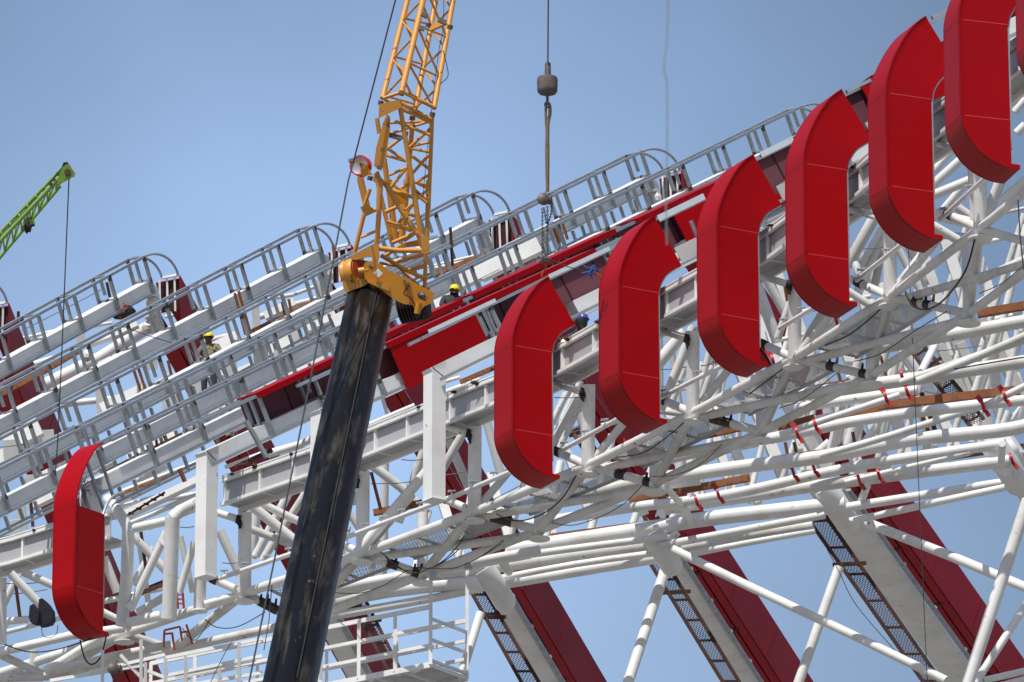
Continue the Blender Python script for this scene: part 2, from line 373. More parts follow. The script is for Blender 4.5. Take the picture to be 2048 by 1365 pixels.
FINS = [(152, 1009, 157.9, 50, 0.65, 'lone red fin at the far left of the girder with an open unclad top', True),
        (1025, 690, 150, 28, 0.79, 'red curved fin hanging under the chain hoist, right of the white bracket'),
        (1238, 571, 146, 29.3, 0.80, 'second whole red fin, right of the welder in the blue helmet'),
        (1434.5, 451, 142.3, 28.5, 0.79, 'red curved fin right of the white beam end, middle one of the five whole fins'),
        (1607, 326, 138.5, 24, 0.79, 'red curved fin with the galvanised rails ending behind its top, fourth whole one'),
        (1772, 185, 134, 22, 0.79, 'tallest fully visible red fin, its pointed top against the sky at the upper right'),
        (1918, 38, 129.6, 17, 0.79, 'red fin cut off by the top edge of the picture, its curved tail showing'),
        (2058, -118, 125.5, 14.5, 0.79, 'sliver of red fin at the right edge of the picture')]
for f in FINS: fin(*f)
Dr0 = Dr
def Dr(x): return Dr0(x) + max(0, (x - 1300) * .0022)

# ------------------------------------------------------------------ ribs
def fit_pitch(phi, u, D, l):
    """pitch of a rib of plan angle phi that runs from photograph point u (at depth D) through l"""
    best = None
    for k in range(180, 420):
        pt_ = R_(k / 10); Rv = axes(phi, pt_)[0]; p = P(*u, D); sgn = -1 if l[0] < u[0] else 1
        t0, t1 = 0, 120
        for _ in range(36):
            tm = (t0 + t1) / 2; x = proj(p + Rv * (sgn * tm))[0]
            if (x > l[0]) == (sgn < 0): t0 = tm
            else: t1 = tm
        e = abs(proj(p + Rv * (sgn * t0))[1] - l[1])
        if best is None or e < best[0]: best = (e, pt_, t0)
    return best[1], best[2]
def rib(label, anchor, D, other, upper_anchor=True, phid=None, length=None, hoop=True, post=None, clad=(), near=(), far=(), st=1.8, beam=True, leg=None, lower=False, rail_to=None):
    phi = R_(phid)
    pitch, L = fit_pitch(phi, anchor, D, other) if other else (PITCH, length)
    if length: L = length
    R, W, N, U = axes(phi, pitch)
    if upper_anchor: top = P(*anchor, D); bot = top - R * L
    else: bot = P(*anchor, D); top = bot + R * L
    root = thing('roof_rib', label, 'roof rib', bot + N * .8, 'sloping roof ribs with galvanised frames')
    at = lambda t, n=0, w_=0: bot + R * t + N * n + W * w_
    FW = -.47
    ra, rb = (0, L) if rail_to is None else (rail_to[0], min(L, rail_to[1]))
    for wv in (0, FW):
        MB().bar(at(ra, 0, wv), at(rb, 0, wv), .06, .065, ax=(W, N)).build('rail', 'galv', root)
        MB().bar(at(max(ra - 1, 0), .92, wv), at(rb - .2, .92, wv), .05, .06, ax=(W, N)).build('bottom_rail', 'galv', root)
        if lower: MB().bar(at(max(ra, 0), 1.32, wv), at(rb - 2.5, 1.32, wv), .05, .055, ax=(W, N)).build('lower_rail', 'galv', root)
    if beam:
        MB().bar(at(-.05 if post else .3, .80, -.235), at(L - .1, .80, -.235), .33, .36, ax=(W, N)).build('beam', 'white', root)
    k = 0; t = L - .03
    posts = 0
    while t > 0.2 + ra:
        if t <= rb:
            full = random.random() < .6
            fpst = MB().bar(at(t, .03, FW), at(t, .64, FW), .072, .07, ax=(W, R)).build('post', 'galv2', root)
            MB().bar(at(t, .03, FW / 2 - .02), at(t, .62 if full else .45, FW / 2 - .02), .062, .06, ax=(W, R)).build('post', 'galv2', root)
            npst = MB().bar(at(t, .03, .01), at(t, .95, .01), .072, .07, ax=(W, R)).build('post', 'galv2', root)
            MB().bar(at(t + .04, 0, FW), at(t + .04, 0, 0), .05, .045, ax=(R, N)).build('cross_bar', 'galv', root)
            MB().bar(at(t + .03, .60, FW), at(t + .03, .60, 0.0), .05, .05, ax=(R, N)).build('cross_bar', 'galv2', root)
            j = MB()
            for n0, w0 in ((.05, FW), (.6, FW), (.6, .012), (.05, .014)):
                s_ = random.uniform(.06, .1)
                if random.random() < .8: MB().bar(at(t, n0 - s_ * .7, w0), at(t + random.uniform(-.02, .02), n0 + s_ * .8, w0), .072, .068, ax=(W, R)).build('burnt_joint', 'weld', fpst if w0 == FW else npst)
            if random.random() < .5: MB().bar(at(t + .03, .60, FW * .55), at(t + .03, .60, FW * .45), .06, .08, ax=(R, N)).build('burnt_joint', 'weld', root)
            posts += 1
            if lower and t - st / 2 > ra:
                for w0 in (0, FW): MB().bar(at(t - st / 2, .98, w0), at(t - st / 2, 1.34, w0), .06, .06, ax=(W, R)).build('lower_post', 'galv2', root)
                MB().bar(at(t - .2, .98, 0), at(t - .2, 1.34, 0), .06, .06, ax=(W, R)).build('lower_post', 'galv2', root)
        t -= st
    if hoop:
        for wv in (0, FW):
            pts = [at(L + 1.33 * math.sin(a), .82 * (1 - math.cos(a)), wv) for a in [math.pi / 2 * i / 10 for i in range(11)]]
            MB().tube(pts, .033, 6).build('hoop', 'galv', root)
        MB().bar(at(L + 1.33, .82, 0), at(L + 1.33, .82, FW), .06, .06, up=UZ).build('hoop_bar', 'white', root)
        MB().bar(at(L - .1, .78, -.235), at(L + .35, .98, -.235), .36, .34, ax=(W, N), taper=.85).build('beam_end_box', 'white', root)
        MB().blob(at(L + .15, 1.25, -.2), .2, .2, .24, 12, .12).build('node_casting', 'tube2', root)
        MB().tube([at(L + .15, 1.2, -.2), at(L - .1, 2.1, -.2)], .15, 14).build('node_stub', 'tube2', root)
    for (c0, c1) in clad:
        MB().bar(at(c0, -.055, -.24), at(c1, -.055, -.24), .62, .03, ax=(W, N)).build('top_cover', 'red', root)
        MB().bar(at(c0, -.005, .075), at(c1, -.005, .075), .02, .13, ax=(W, N)).build('fascia', 'red', root)
    for (c0, c1, h_) in near:
        MB().bar(at(c0, .055 + h_ / 2, .058), at(c1, .055 + h_ / 2, .058), .018, h_, ax=(W, N)).build('side_panel', 'red', root)
        t = c0 + 2.6
        while t < c1 - .5:
            MB().bar(at(t, .06, .068), at(t, .05 + h_, .068), .006, .012, ax=(W, R)).build('seam', 'seam_glint', root); t += 2.6
    for (c0, c1) in far:
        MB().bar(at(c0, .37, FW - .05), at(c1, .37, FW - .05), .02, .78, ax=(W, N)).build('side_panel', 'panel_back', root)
        t = c0 + .6; sm_ = MB()
        while t < c1: sm_.bar(at(t, .0, FW - .03), at(t, .74, FW - .03), .02, .03, ax=(W, R)); t += .85
        sm_.build('panel_ribs', 'joint_and_shade', root)
    if post:
        (sx, sy), (bx, by) = post
        a = P(sx, sy, D if not upper_anchor else proj(bot)[2]); h_ = (by - sy) / 97.0
        c0 = at(0, .62 + .0, -.07) ; c = c0 + U * .165 - W * .165
        MB().bar(c - UZ * 0 , c - UZ * h_, .33, .33, ax=(W, U)).build('bracket_post', 'white', root)
        MB().prism([c0, c0 + U * .34 + UZ * .0, c0 + U * .34 + UZ * .19, c0 + R * .30], -W * .33).build('mitred_corner', 'white', root)
        MB().bar(c - UZ * h_ , c - UZ * (h_ + .012), .40, .36, ax=(W, U)).build('end_plate', 'white', root)
        MB().bar(c0 + W * .004, c0 + U * .34 - UZ * .19 + W * .004, .012, .006, up=W).build('mitre_joint', 'weld', root)
    return dict(root=root, at=at, L=L, phi=phi, pitch=pitch, top=top, bot=bot)
RB = {}
RB[0] = rib('rib at the left edge of the picture, only its hoop end showing', (-53, 565), 183, None, phid=62, length=5)
RB[1] = rib('topmost full rib at the left, its hoop curving over the first red leg', (288, 514), 184, (0, 671), phid=60, length=14)
RB[2] = rib('rib with its hoop right above the left worker, ending left of the yellow crane', (628, 453), 184, (0, 781), phid=57, length=19)
RB[3] = rib('rib passing behind the yellow crane, its hoop left of the sling', (945, 388), 184, (0, 879), phid=54.5, length=25, lower=True)
RB[4] = rib('long rib with its hoop below the faint wire, right of the sling', (1283, 304), 183, (0, 937), phid=52, length=30, lower=True)
RB[5] = rib('long rib rising from the lone red fin, its hoop behind the fourth fin', (1603, 214), 182, (168, 909), phid=50, lower=True, post=((190, 968), (190, 1130)), rail_to=(1.0, 99))
RB[6] = rib('rib on the leftmost free white bracket, partly covered with red sheet', (397, 846), 158.3, (1190, 481), phid=45, upper_anchor=False, hoop=False, length=29,
            post=((418, 901), (414, 1165)), clad=((1.9, 9.0), (9.4, 14.6), (15.4, 27)), far=((1.9, 27),))
RB[7] = rib('rib on the bracket half hidden by the boom, carrying a broad red side panel', (622, 762), 155.7, (1172, 511), phid=40, upper_anchor=False, hoop=False, length=27,
            post=((648, 815), (645, 1085)), clad=((2.3, 9.0),(10.6,24)), near=((2.35, 5.1, .95),), far=((2.3, 24),))
RB[8] = rib('rib on the tall white bracket left of the hoisted fin, galvanised rails bare', (842, 678), 153, (1220, 495), phid=34, upper_anchor=False, hoop=False, length=20,
            post=((867, 733), (864, 1003)), far=((3.6, 20),))
for k, (x, y, D, ph, lab) in enumerate([(1098, 556, 150.95, 28, 'rib behind the hoisted fin with open posts and dark red backing'),
                                         (1316, 434, 146.95, 28, 'rib behind the second whole fin with a red side panel and rails on top'),
                                         (1521, 312, 143.25, 27, 'rib behind the middle fin, rails and a small dark opening showing'),
                                         (1693, 184, 139.4, 24, 'rib behind the fourth fin, red panel above a white beam piece'),
                                         (1864, 36, 134.9, 22, 'rib behind the tallest fin, two rails against the sky')]):
    RB[9 + k] = rib(lab, (x, y), D, (x + 300, y - 144), upper_anchor=False, phid=ph, length=(9, 11, 9, 8, 8)[k], hoop=False,
                    clad=((), ((.5, 9),), ((1.0, 3), (2.0, 9)), ((.6, 8),), ())[k], near=((), ((.3, 4.0, .8),), (), ((.3, 5, .8),), ())[k], far=(((0, 9),),((0, 9),),((0, 9),),((0, 8),),())[k])

# ------------------------------------------------------------------ red legs hanging from the hoops
LEGS = [(0, (330, 1370), 'dark red raking leg, lowest left behind the hanging platform'),
        (1, (838, 1420), 'dark red raking leg crossing behind the platform rails'),
        (2, (1262, 1450), 'dark red raking leg with black rungs, left of the lowest open sky'),
        (3, (1690, 1465), 'dark red raking leg between two patches of open sky'),
        (4, (2110, 1410), 'widest dark red raking leg, at the lower right')]
for k, b, lab in LEGS:
    rb = RB[k]
    R, W, N, U = axes(rb['phi'], rb['pitch'])
    p0 = rb['at'](rb['L'] + 1.33, .84, 0.02); D0 = proj(p0)[2]
    p1 = P(b[0], b[1], D0 + 10)
    d = (p1 - p0).normalized(); Qn = d.cross(W).normalized()
    if Qn.z > 0: Qn = -Qn
    root = thing('raking_leg', lab, 'raking leg', p1, 'dark red raking legs below the hoops')
    LW, H = .74, 1.12
    for w_ in (0, -LW):
        MB().prism([p0 + W * w_ + (d * .5 + Qn * .5 if w_ else d * 0), p1 + W * w_, p1 + W * w_ + Qn * H, p0 + W * w_ + d * .9 + Qn * H], W * .03).build('side_panel', 'red_dull', root)
    m0, m1 = p0 + d * .04 - W * .01, p0 + d * .50 + Qn * (H * .55) - W * .01
    MB().prism([m0 + d * .06, m1 + d * .06, m1 - W * (LW - .04) + d * .06, m0 - W * (LW - .04) + d * .06], d * .02).build('opening_shade', 'joint_and_shade', root)  # dark sheet painted as the shade inside the open leg end
    for i in range(3):
        o_ = -W * (.14 + .22 * i)
        MB().bar(m0 + o_, m0.lerp(m1, 1.1) + o_, .05, .05).build('stud', 'white', root)
    MB().bar(p0 + d * .1 - W * LW * .48, p1 - W * LW * .48, LW, .03, ax=(W, Qn)).build('cover_panel', 'red_dull', root)
    a_, b_ = p0 + d * .92 + Qn * (H - .02), p1 + Qn * (H - .02)
    MB().bar(a_ - W * .15, b_ - W * .15, .24, .03, ax=(W, Qn)).build('soffit_panel', 'red_dull', root)
    MB().bar(a_ - W * .52, b_ - W * .52, .40, .03, ax=(W, Qn)).build('soffit_panel', 'red_dull', root)
    MB().bar(a_ - W * .30 - Qn * .06, b_ - W * .30 - Qn * .06, .06, .02, ax=(W, Qn)).build('groove', 'joint_and_shade', root)
    L_ = (p1 - p0).length; n = int(L_ / 2.1)
    for i in range(n):
        c = p0 + d * (L_ - .9 - 2.1 * i) + Qn * (H + .01)
        MB().bar(c - W * .56, c - W * .24, .07, .04, ax=(d, Qn)).build('rung', 'rust_dark', root)
        MB().bar(c + d * 1.0 + W * .035 - Qn * H, c + d * 1.0 + W * .035 - Qn * .02, .012, .01, ax=(d, W)).build('seam', 'red', root)

# ------------------------------------------------------------------ edge girder with grey panels
GP = [(0, -60, 1147), (0, 20, 1128), (0, 98, 1104), (0, 215, 1078), (1, 442, 1012), (1, 614, 953), (1, 720, 918), (1, 846, 867), (1, 987, 810), (1, 1119, 747), (1, 1195, 704), (1, 1326, 638), (1, 1394, 600), (1, 1528, 525), (1, 1572, 492), (1, 1712, 394), (1, 1740, 369), (1, 1880, 270), (1, 2040, 140)]
def phix(x):
    T_ = [(-100, 53), (150, 50), (420, 45), (640, 40), (860, 34), (1100, 29), (1300, 28.5), (1500, 27), (1700, 23), (1900, 19), (2100, 15)]
    for (x0, a), (x1, b) in zip(T_, T_[1:]):
        if x <= x1: return R_(lerp(a, b, (x - x0) / (x1 - x0)))
    return R_(15)
def girder(idx, label):
    pts = [(x, y) for i, x, y in GP if i == idx]
    base = [P(x, y, Dr(x) + 1.55) for x, y in pts]; U_ = [axes(phix(x))[3] for x, y in pts]
    H, Dp = .60, .50
    root = thing('edge_girder', label, 'girder', base[0])
    tf, bf, wb, un, bk = MB(), MB(), MB(), MB(), MB()
    for k in range(len(base) - 1):
        a, b = base[k], base[k + 1]; ua = (U_[k] + U_[k + 1]).normalized(); d = (b - a).normalized()
        e = d * .0
        bf.bar(a + UZ * .03 + ua * .02, b + UZ * .03 + ua * .02, .09, .07, ax=(ua, UZ))
        tf.bar(a + UZ * (H - .04) + ua * .02, b + UZ * (H - .04) + ua * .02, .08, .08, ax=(ua, UZ))
        tf.bar(a + UZ * (H + .02) + ua * (Dp / 2), b + UZ * (H + .02) + ua * (Dp / 2), Dp + .06, .03, ax=(ua, UZ))
        wb.bar(a + UZ * (H / 2) + ua * .10, b + UZ * (H / 2) + ua * .10, .02, H - .06, ax=(ua, UZ))
        un.bar(a + UZ * .07 + ua * (Dp / 2 + .06), b + UZ * .07 + ua * (Dp / 2 + .06), Dp - .1, .015, ax=(ua, UZ))
        bk.bar(a + UZ * .02 + ua * Dp, b + UZ * .02 + ua * Dp, .06, .16, ax=(ua, UZ))
    tf.build('top_flange', 'white', root); bf.build('bottom_flange', 'white', root); wb.build('web_panel', 'grey', root)
    un.build('soffit', 'grey', root); bk.build('back_flange', 'white', root)
    # stiffeners by walking the line in pixel x
    x = pts[0][0] + 40
    pos = [x_ for x_ in ([-20, 42] if idx == 0 else [446, 517, 583, 650, 747, 811, 897, 968, 1046, 1120, 1183, 1258, 1328, 1388, 1460, 1530, 1600, 1660, 1716, 1790, 1850, 1920, 1980])]
    for x in pos:
        for k in range(len(pts) - 1):
            if pts[k][0] <= x <= pts[k + 1][0]:
                t = (x - pts[k][0]) / (pts[k + 1][0] - pts[k][0]); c = base[k].lerp(base[k + 1], t); ua = U_[k].lerp(U_[k + 1], t).normalized(); dd = (base[k + 1] - base[k]).normalized()
                MB().bar(c + UZ * .06 + ua * .06, c + UZ * (H - .08) + ua * .06, .05, .07, ax=(dd, ua)).build('stiffener', 'white', root)
                MB().bar(c + UZ * .055 + ua * .1, c + UZ * .055 + ua * (Dp - .03), .04, .04, ax=(dd, UZ)).build('stiffener', 'white', root)
                s_ = MB()
                for i in range(1):
                    q0 = c + dd * random.uniform(-.5, .5) + UZ * (H + .0)
                    s_.blob(q0 + ua * .0, random.uniform(.06, .16), .05, random.uniform(.02, .06), 8, .35)
                s_.build('burn_mark', 'soot', root)
                break
    MB().bar(base[0] + UZ * (H + .045) + U_[0] * .02, base[0].lerp(base[1], .98) + UZ * (H + .045) + U_[1] * .02, .05, .03, up=UZ).build('grimy_edge', 'weld', root)
    return root
girder(0, 'short grey panelled girder at the left edge, running into the lone red fin')
girder(1, 'long grey panelled girder climbing to the right between the brackets and fins')

# ------------------------------------------------------------------ edge truss under the girder
NN = [(-10, 1350), (249, 1268), (489, 1187), (725, 1108), (949, 1025), (1176, 932), (1385, 827), (1589, 717), (1780, 594), (1960, 458), (2130, 320)]
MM = [(93, 1353), (345, 1300), (600, 1245), (845, 1150), (1079, 1061), (1310, 968), (1523, 864), (1743, 751), (1937, 628), (2110, 500)]
POSTTOP = {2: 1030, 3: 948, 4: 858, 5: 775, 6: 668, 7: 560, 8: 430, 9: 300}
et = thing('edge_truss', 'white tube truss under the girder with round node plates and posts', 'truss', P(1176, 932, Dr(1176) + 1))
NP = [P(x, y, Dr(x) + 2.3) for x, y in NN]; MP = [P(x, y, Dr(x) + 3.8) for x, y in MM]
def T(name, pts, wpx, m='tube', par=et, n=16):
    """tube through 3-D points, its width given in photograph pixels"""
    D = sum(proj(p)[2] for p in pts) / len(pts)
    return MB().tube(pts, wpx / 2 * D / FPX, n).build(name, m, par)
for k in range(1, len(NP) - 1):
    T('chord', [NP[k], NP[k + 1]], 19)
T('chord', [NP[0], NP[1]], 19)
for k in range(len(MP) - 1): T('chord', [MP[k], MP[k + 1]], 18, 'tube2')
for k in range(len(MP)):
    # N_k -> M_k and M_k -> N_k+1
    T('brace', [NP[k], MP[k]], 18, 'tube2')
    if k + 1 < len(NP): T('brace', [MP[k], NP[k + 1]], 19, 'tube2')
    if k + 1 < len(MP) and k >= 3: T('chord', [NP[k] + Vector((0, .3, -.02)), MP[k + 1] + Vector((0, .3, 0))], 17, 'tube2')
for k, y in POSTTOP.items():
    T('post', [NP[k] + UZ * .02, P(NN[k][0] + 1, y - 6, Dr(NN[k][0]) + 2.3)], 27)
    T('bracket_arm', [P(NN[k][0] - 3, y + 12, Dr(NN[k][0]) + 2.2), P(NN[k][0] - 82, y - 13, Dr(NN[k][0] - 110) + 1.3)], 15)
    T('burn_mark', [P(NN[k][0] - 17, y + 8, Dr(NN[k][0]) + 2.15), P(NN[k][0] - 9, y + 10, Dr(NN[k][0]) + 2.15)], 18, 'soot')
    MB().blob(P(NN[k][0] - 10, y + 16, Dr(NN[k][0]) + 2.12), .05, .03, .13, 8, .35).build('burn_mark', 'soot', et)
    # stub toward the lower end of the guide tube
    T('stub', [NP[k], P(NN[k][0] - 78, NN[k][1] - 35, Dr(NN[k][0] - 110) + 1.3)], 17)
    T('burn_mark', [P(NN[k][0] - 66, NN[k][1] - 30, Dr(NN[k][0] - 90) + 1.45), P(NN[k][0] - 56, NN[k][1] - 25, Dr(NN[k][0] - 80) + 1.5)], 19, 'soot')
for k, p in enumerate(NP + MP[3:]):
    MB().lathe(p - UZ * .20, UZ, [(0, 0), (.22, 0), (.22, .03), (0.06, .04), (.05, .12)], 20).build('node_plate', 'tube', et)
    MB().blob(p, .13, .13, .12, 12).build('node_hub', 'tube', et)
for k in range(3, len(MP) - 1):
    # posts rising from the inner nodes
    T('post', [MP[k], MP[k] + UZ * 1.35], 22)
    # brace rising up-right from the outer node
    T('brace', [NP[k], P(NN[k][0] + 100, NN[k][1] - 119, Dr(NN[k][0] + 100) + 4.2)], 16, 'tube2')
# guide tube with clips
GT = [((0, 1268), (113, 1239)), ((440, 1157), (583, 1108)), ((685, 1078), (870, 1007)), ((895, 999), (1000, 953)), ((1120, 903), (1222, 846)), ((1317, 798), (1437, 736)), ((1560, 657), (1620, 620)), ((1713, 561), (1796, 495)), ((1880, 440), (1960, 366))]
for a, b in GT:
    b = (b[0] + (b[0] - a[0]) * .2, b[1] + (b[1] - a[1]) * .2)
    A_, B_ = P(*a, Dr(a[0]) + 1.5), P(*b, Dr(b[0]) + 1.3)
    gt_ = T('guide_tube', [A_, B_], 10)
    n = max(1, int((b[0] - a[0]) / 36))
    for i in range(n):
        c = A_.lerp(B_, (i + .2) / n); d = (B_ - A_).normalized()
        m_ = MB(); m_.bar(c + UZ * .05, c + UZ * .13, .05, .08, ax=(d, Vector((0, 1, 0)))); m_.bar(c + UZ * .13 - Vector((.08, 0, 0)), c + UZ * .14 + Vector((.08, 0, .01)), .1, .02, up=UZ); m_.build('clip', 'galv', gt_)
# pairs of black clamps on the inner braces
for k in range(2, len(MP) - 1):
    a, b = NP[k], MP[k]
    for t in (.50, .92 if k % 2 else .35):
        c = a.lerp(b, t); m_ = MB()
        for s_ in (-.07, .07):
            m_.bar(c + Vector((s_, -.10, .02)), c + Vector((s_ + .02, -.10, .17)), .06, .10, up=Vector((0, 1, 0)), taper=.7)
        m_.build('clamp', 'soot', et)
        dd_ = (b - a).normalized(); T('burn_mark', [c - dd_ * .12, c + dd_ * .12], 19.5, 'weld')
# expanded-metal walkways between chords
def mesh_panel(a, b, c, d, parent, name='walkway_mesh', s=.095, m='mesh', th=.011, both=True):
    """lattice of strands over the quad a-b-c-d"""
    mb = MB(); L1 = (b - a).length; L2 = (d - a).length
    nrm = (b - a).cross(d - a).normalized()
    pt = lambda u, v: a.lerp(b, u).lerp(d.lerp(c, u), v)
    n = int((L1 + L2) / s)
    for sg in ((1, -1) if both else (1,)):
        for i in range(n):
            o_ = i * s
            # diagonal lines x + y = o_ (or mirrored), clipped to the rectangle
            x0, y0 = (o_, 0) if o_ <= L1 else (L1, o_ - L1)
            x1, y1 = (0, o_) if o_ <= L2 else (o_ - L2, L2)
            u0, v0, u1, v1 = x0 / L1, y0 / L2, x1 / L1, y1 / L2
            if sg < 0: u0, u1 = 1 - u0, 1 - u1
            p0, p1 = pt(u0, v0), pt(u1, v1)
            if (p1 - p0).length > .02: mb.bar(p0 + nrm * .004 * sg, p1 + nrm * .004 * sg, th, .012, up=nrm)
    return mb.build(name, m, parent)
for k in range(2, len(MP) - 2):
    a, b = NP[k].lerp(NP[k + 1], .10), NP[k].lerp(NP[k + 1], .92)
    off = (MP[k] - NP[k]); off2 = MP[k + 1] - NP[k + 1]
    a += off * .06; b += off2 * .06
    c, d = b + off2 * .62, a + off * .62
    up = UZ * .12
    mesh_panel(a + up, b + up, c + up, d + up, et)
    fr = MB()
    for p_, q_ in ((a, b), (d, c)): fr.bar(p_ + up, q_ + up, .05, .06)
    for t in (.02, .33, .66, .98): fr.bar(a.lerp(b, t) + up, d.lerp(c, t) + up, .05, .05)
    fr.build('walkway_frame', 'grey', et)

# left end: free tube posts and links of the truss
def TP(par, name, c, pts, w_, D, m='tube'):
    s = CROP[c][2]; n = len(pts)
    ds = D if isinstance(D, (list, tuple)) else [D] * n
    if len(ds) != n: ds = [lerp(ds[0], ds[-1], i / (n - 1)) for i in range(n)]
    return T(name, [Q(c, x, y, dd) for (x, y), dd in zip(pts, ds)], w_ / s, m, par)
DL = 160
TP(et, 'post', 'I', [(820, 990), (855, 650), (865, 340)], 85, DL)
TP(et, 'elbow', 'I', [(865, 340), (830, 260), (730, 130)], 75, [DL, DL, DL + 1])
TP(et, 'post', 'I', [(1140, 935), (1150, 600), (1163, 250)], 100, DL - .5)
TP(et, 'elbow', 'I', [(1163, 255), (1210, 215), (1330, 155)], 85, [DL - .5, DL - .5, DL + .5])
TP(et, 'post', 'I', [(1345, 885), (1352, 640)], 82, DL - .2)
TP(et, 'link', 'I', [(890, 330), (1115, 280)], 62, DL)
TP(et, 'link', 'I', [(1000, 320), (1330, 190)], 45, DL + 2)
TP(et, 'link', 'I', [(860, 965), (1080, 915)], 68, DL - .3)
TP(et, 'link', 'I', [(1380, 840), (1590, 780)], 50, DL - .3)
TP(et, 'brace', 'I', [(1125, 350), (880, 870)], 56, DL - .1)
TP(et, 'brace', 'I', [(1310, 420), (1210, 760)], 50, DL + 2.5)
TP(et, 'brace', 'I', [(1215, 380), (1300, 760)], 42, DL + 4)
TP(et, 'brace', 'I', [(1480, 340), (1620, 640)], 66, DL + 2)
TP(et, 'brace', 'I', [(940, 420), (1010, 900)], 40, DL + 5)
TP(et, 'brace', 'I', [(880, 360), (1200, 700)], 60, DL + 2)
TP(et, 'brace', 'I', [(1040, 460), (900, 710)], 55, DL + 3)
TP(et, 'brace', 'I', [(1110, 790), (920, 900)], 55, DL + 1, 'tube2')
TP(et, 'brace', 'I', [(690, 890), (830, 960)], 50, DL + .4)
TP(et, 'brace', 'I', [(700, 520), (790, 760)], 60, DL + 4)
TP(et, 'link', 'I', [(700, 820), (1100, 730)], 40, DL + 4)
TP(et, 'link', 'I', [(0, 1160), (480, 1050), (840, 1000)], 60, DL + 1)
TP(et, 'link', 'I', [(300, 1290), (420, 1220), (760, 1010)], 55, DL + 1.4)
TP(et, 'link', 'I', [(400, 1280), (760, 1190), (1150, 1110)], 55, DL + 1.2, 'tube2')
TP(et, 'link', 'I', [(0, 1335), (290, 1330)], 60, DL + 1.2, 'tube2')
TP(et, 'brace', 'I', [(0, 1180), (290, 1310)], 55, DL + 1.2, 'tube2')
TP(et, 'brace', 'I', [(70, 630), (330, 905)], 60, DL + 1)
TP(et, 'brace', 'I', [(150, 620), (430, 745)], 55, DL + 2)
TP(et, 'brace', 'I', [(125, 640), (0, 890)], 50, DL + 3)
TP(et, 'post', 'I', [(15, 1110), (15, 660)], 60, DL + 1)
TP(et, 'link', 'I', [(0, 960), (190, 940)], 50, DL + 2)
TP(et, 'post', 'I', [(230, 1150), (230, 1320)], 60, DL + 4)
for x, y in ((1140, 938), (1345, 890)):
    MB().lathe(Q('I', x, y, DL - .4), UZ, [(0, 0), (.17, 0), (.17, .03), (.16, .04)], 20).build('node_plate', 'tube', et)
for c, x, y in (('I', 855, 985), ('I', 1100, 410), ('I', 880, 850), ('I', 1330, 140)):
    MB().bar(Q(c, x - 22, y - 10, DL - .3), Q(c, x + 22, y + 30, DL - .3), .03, .12, up=UZ).build('gusset', 'white', et)
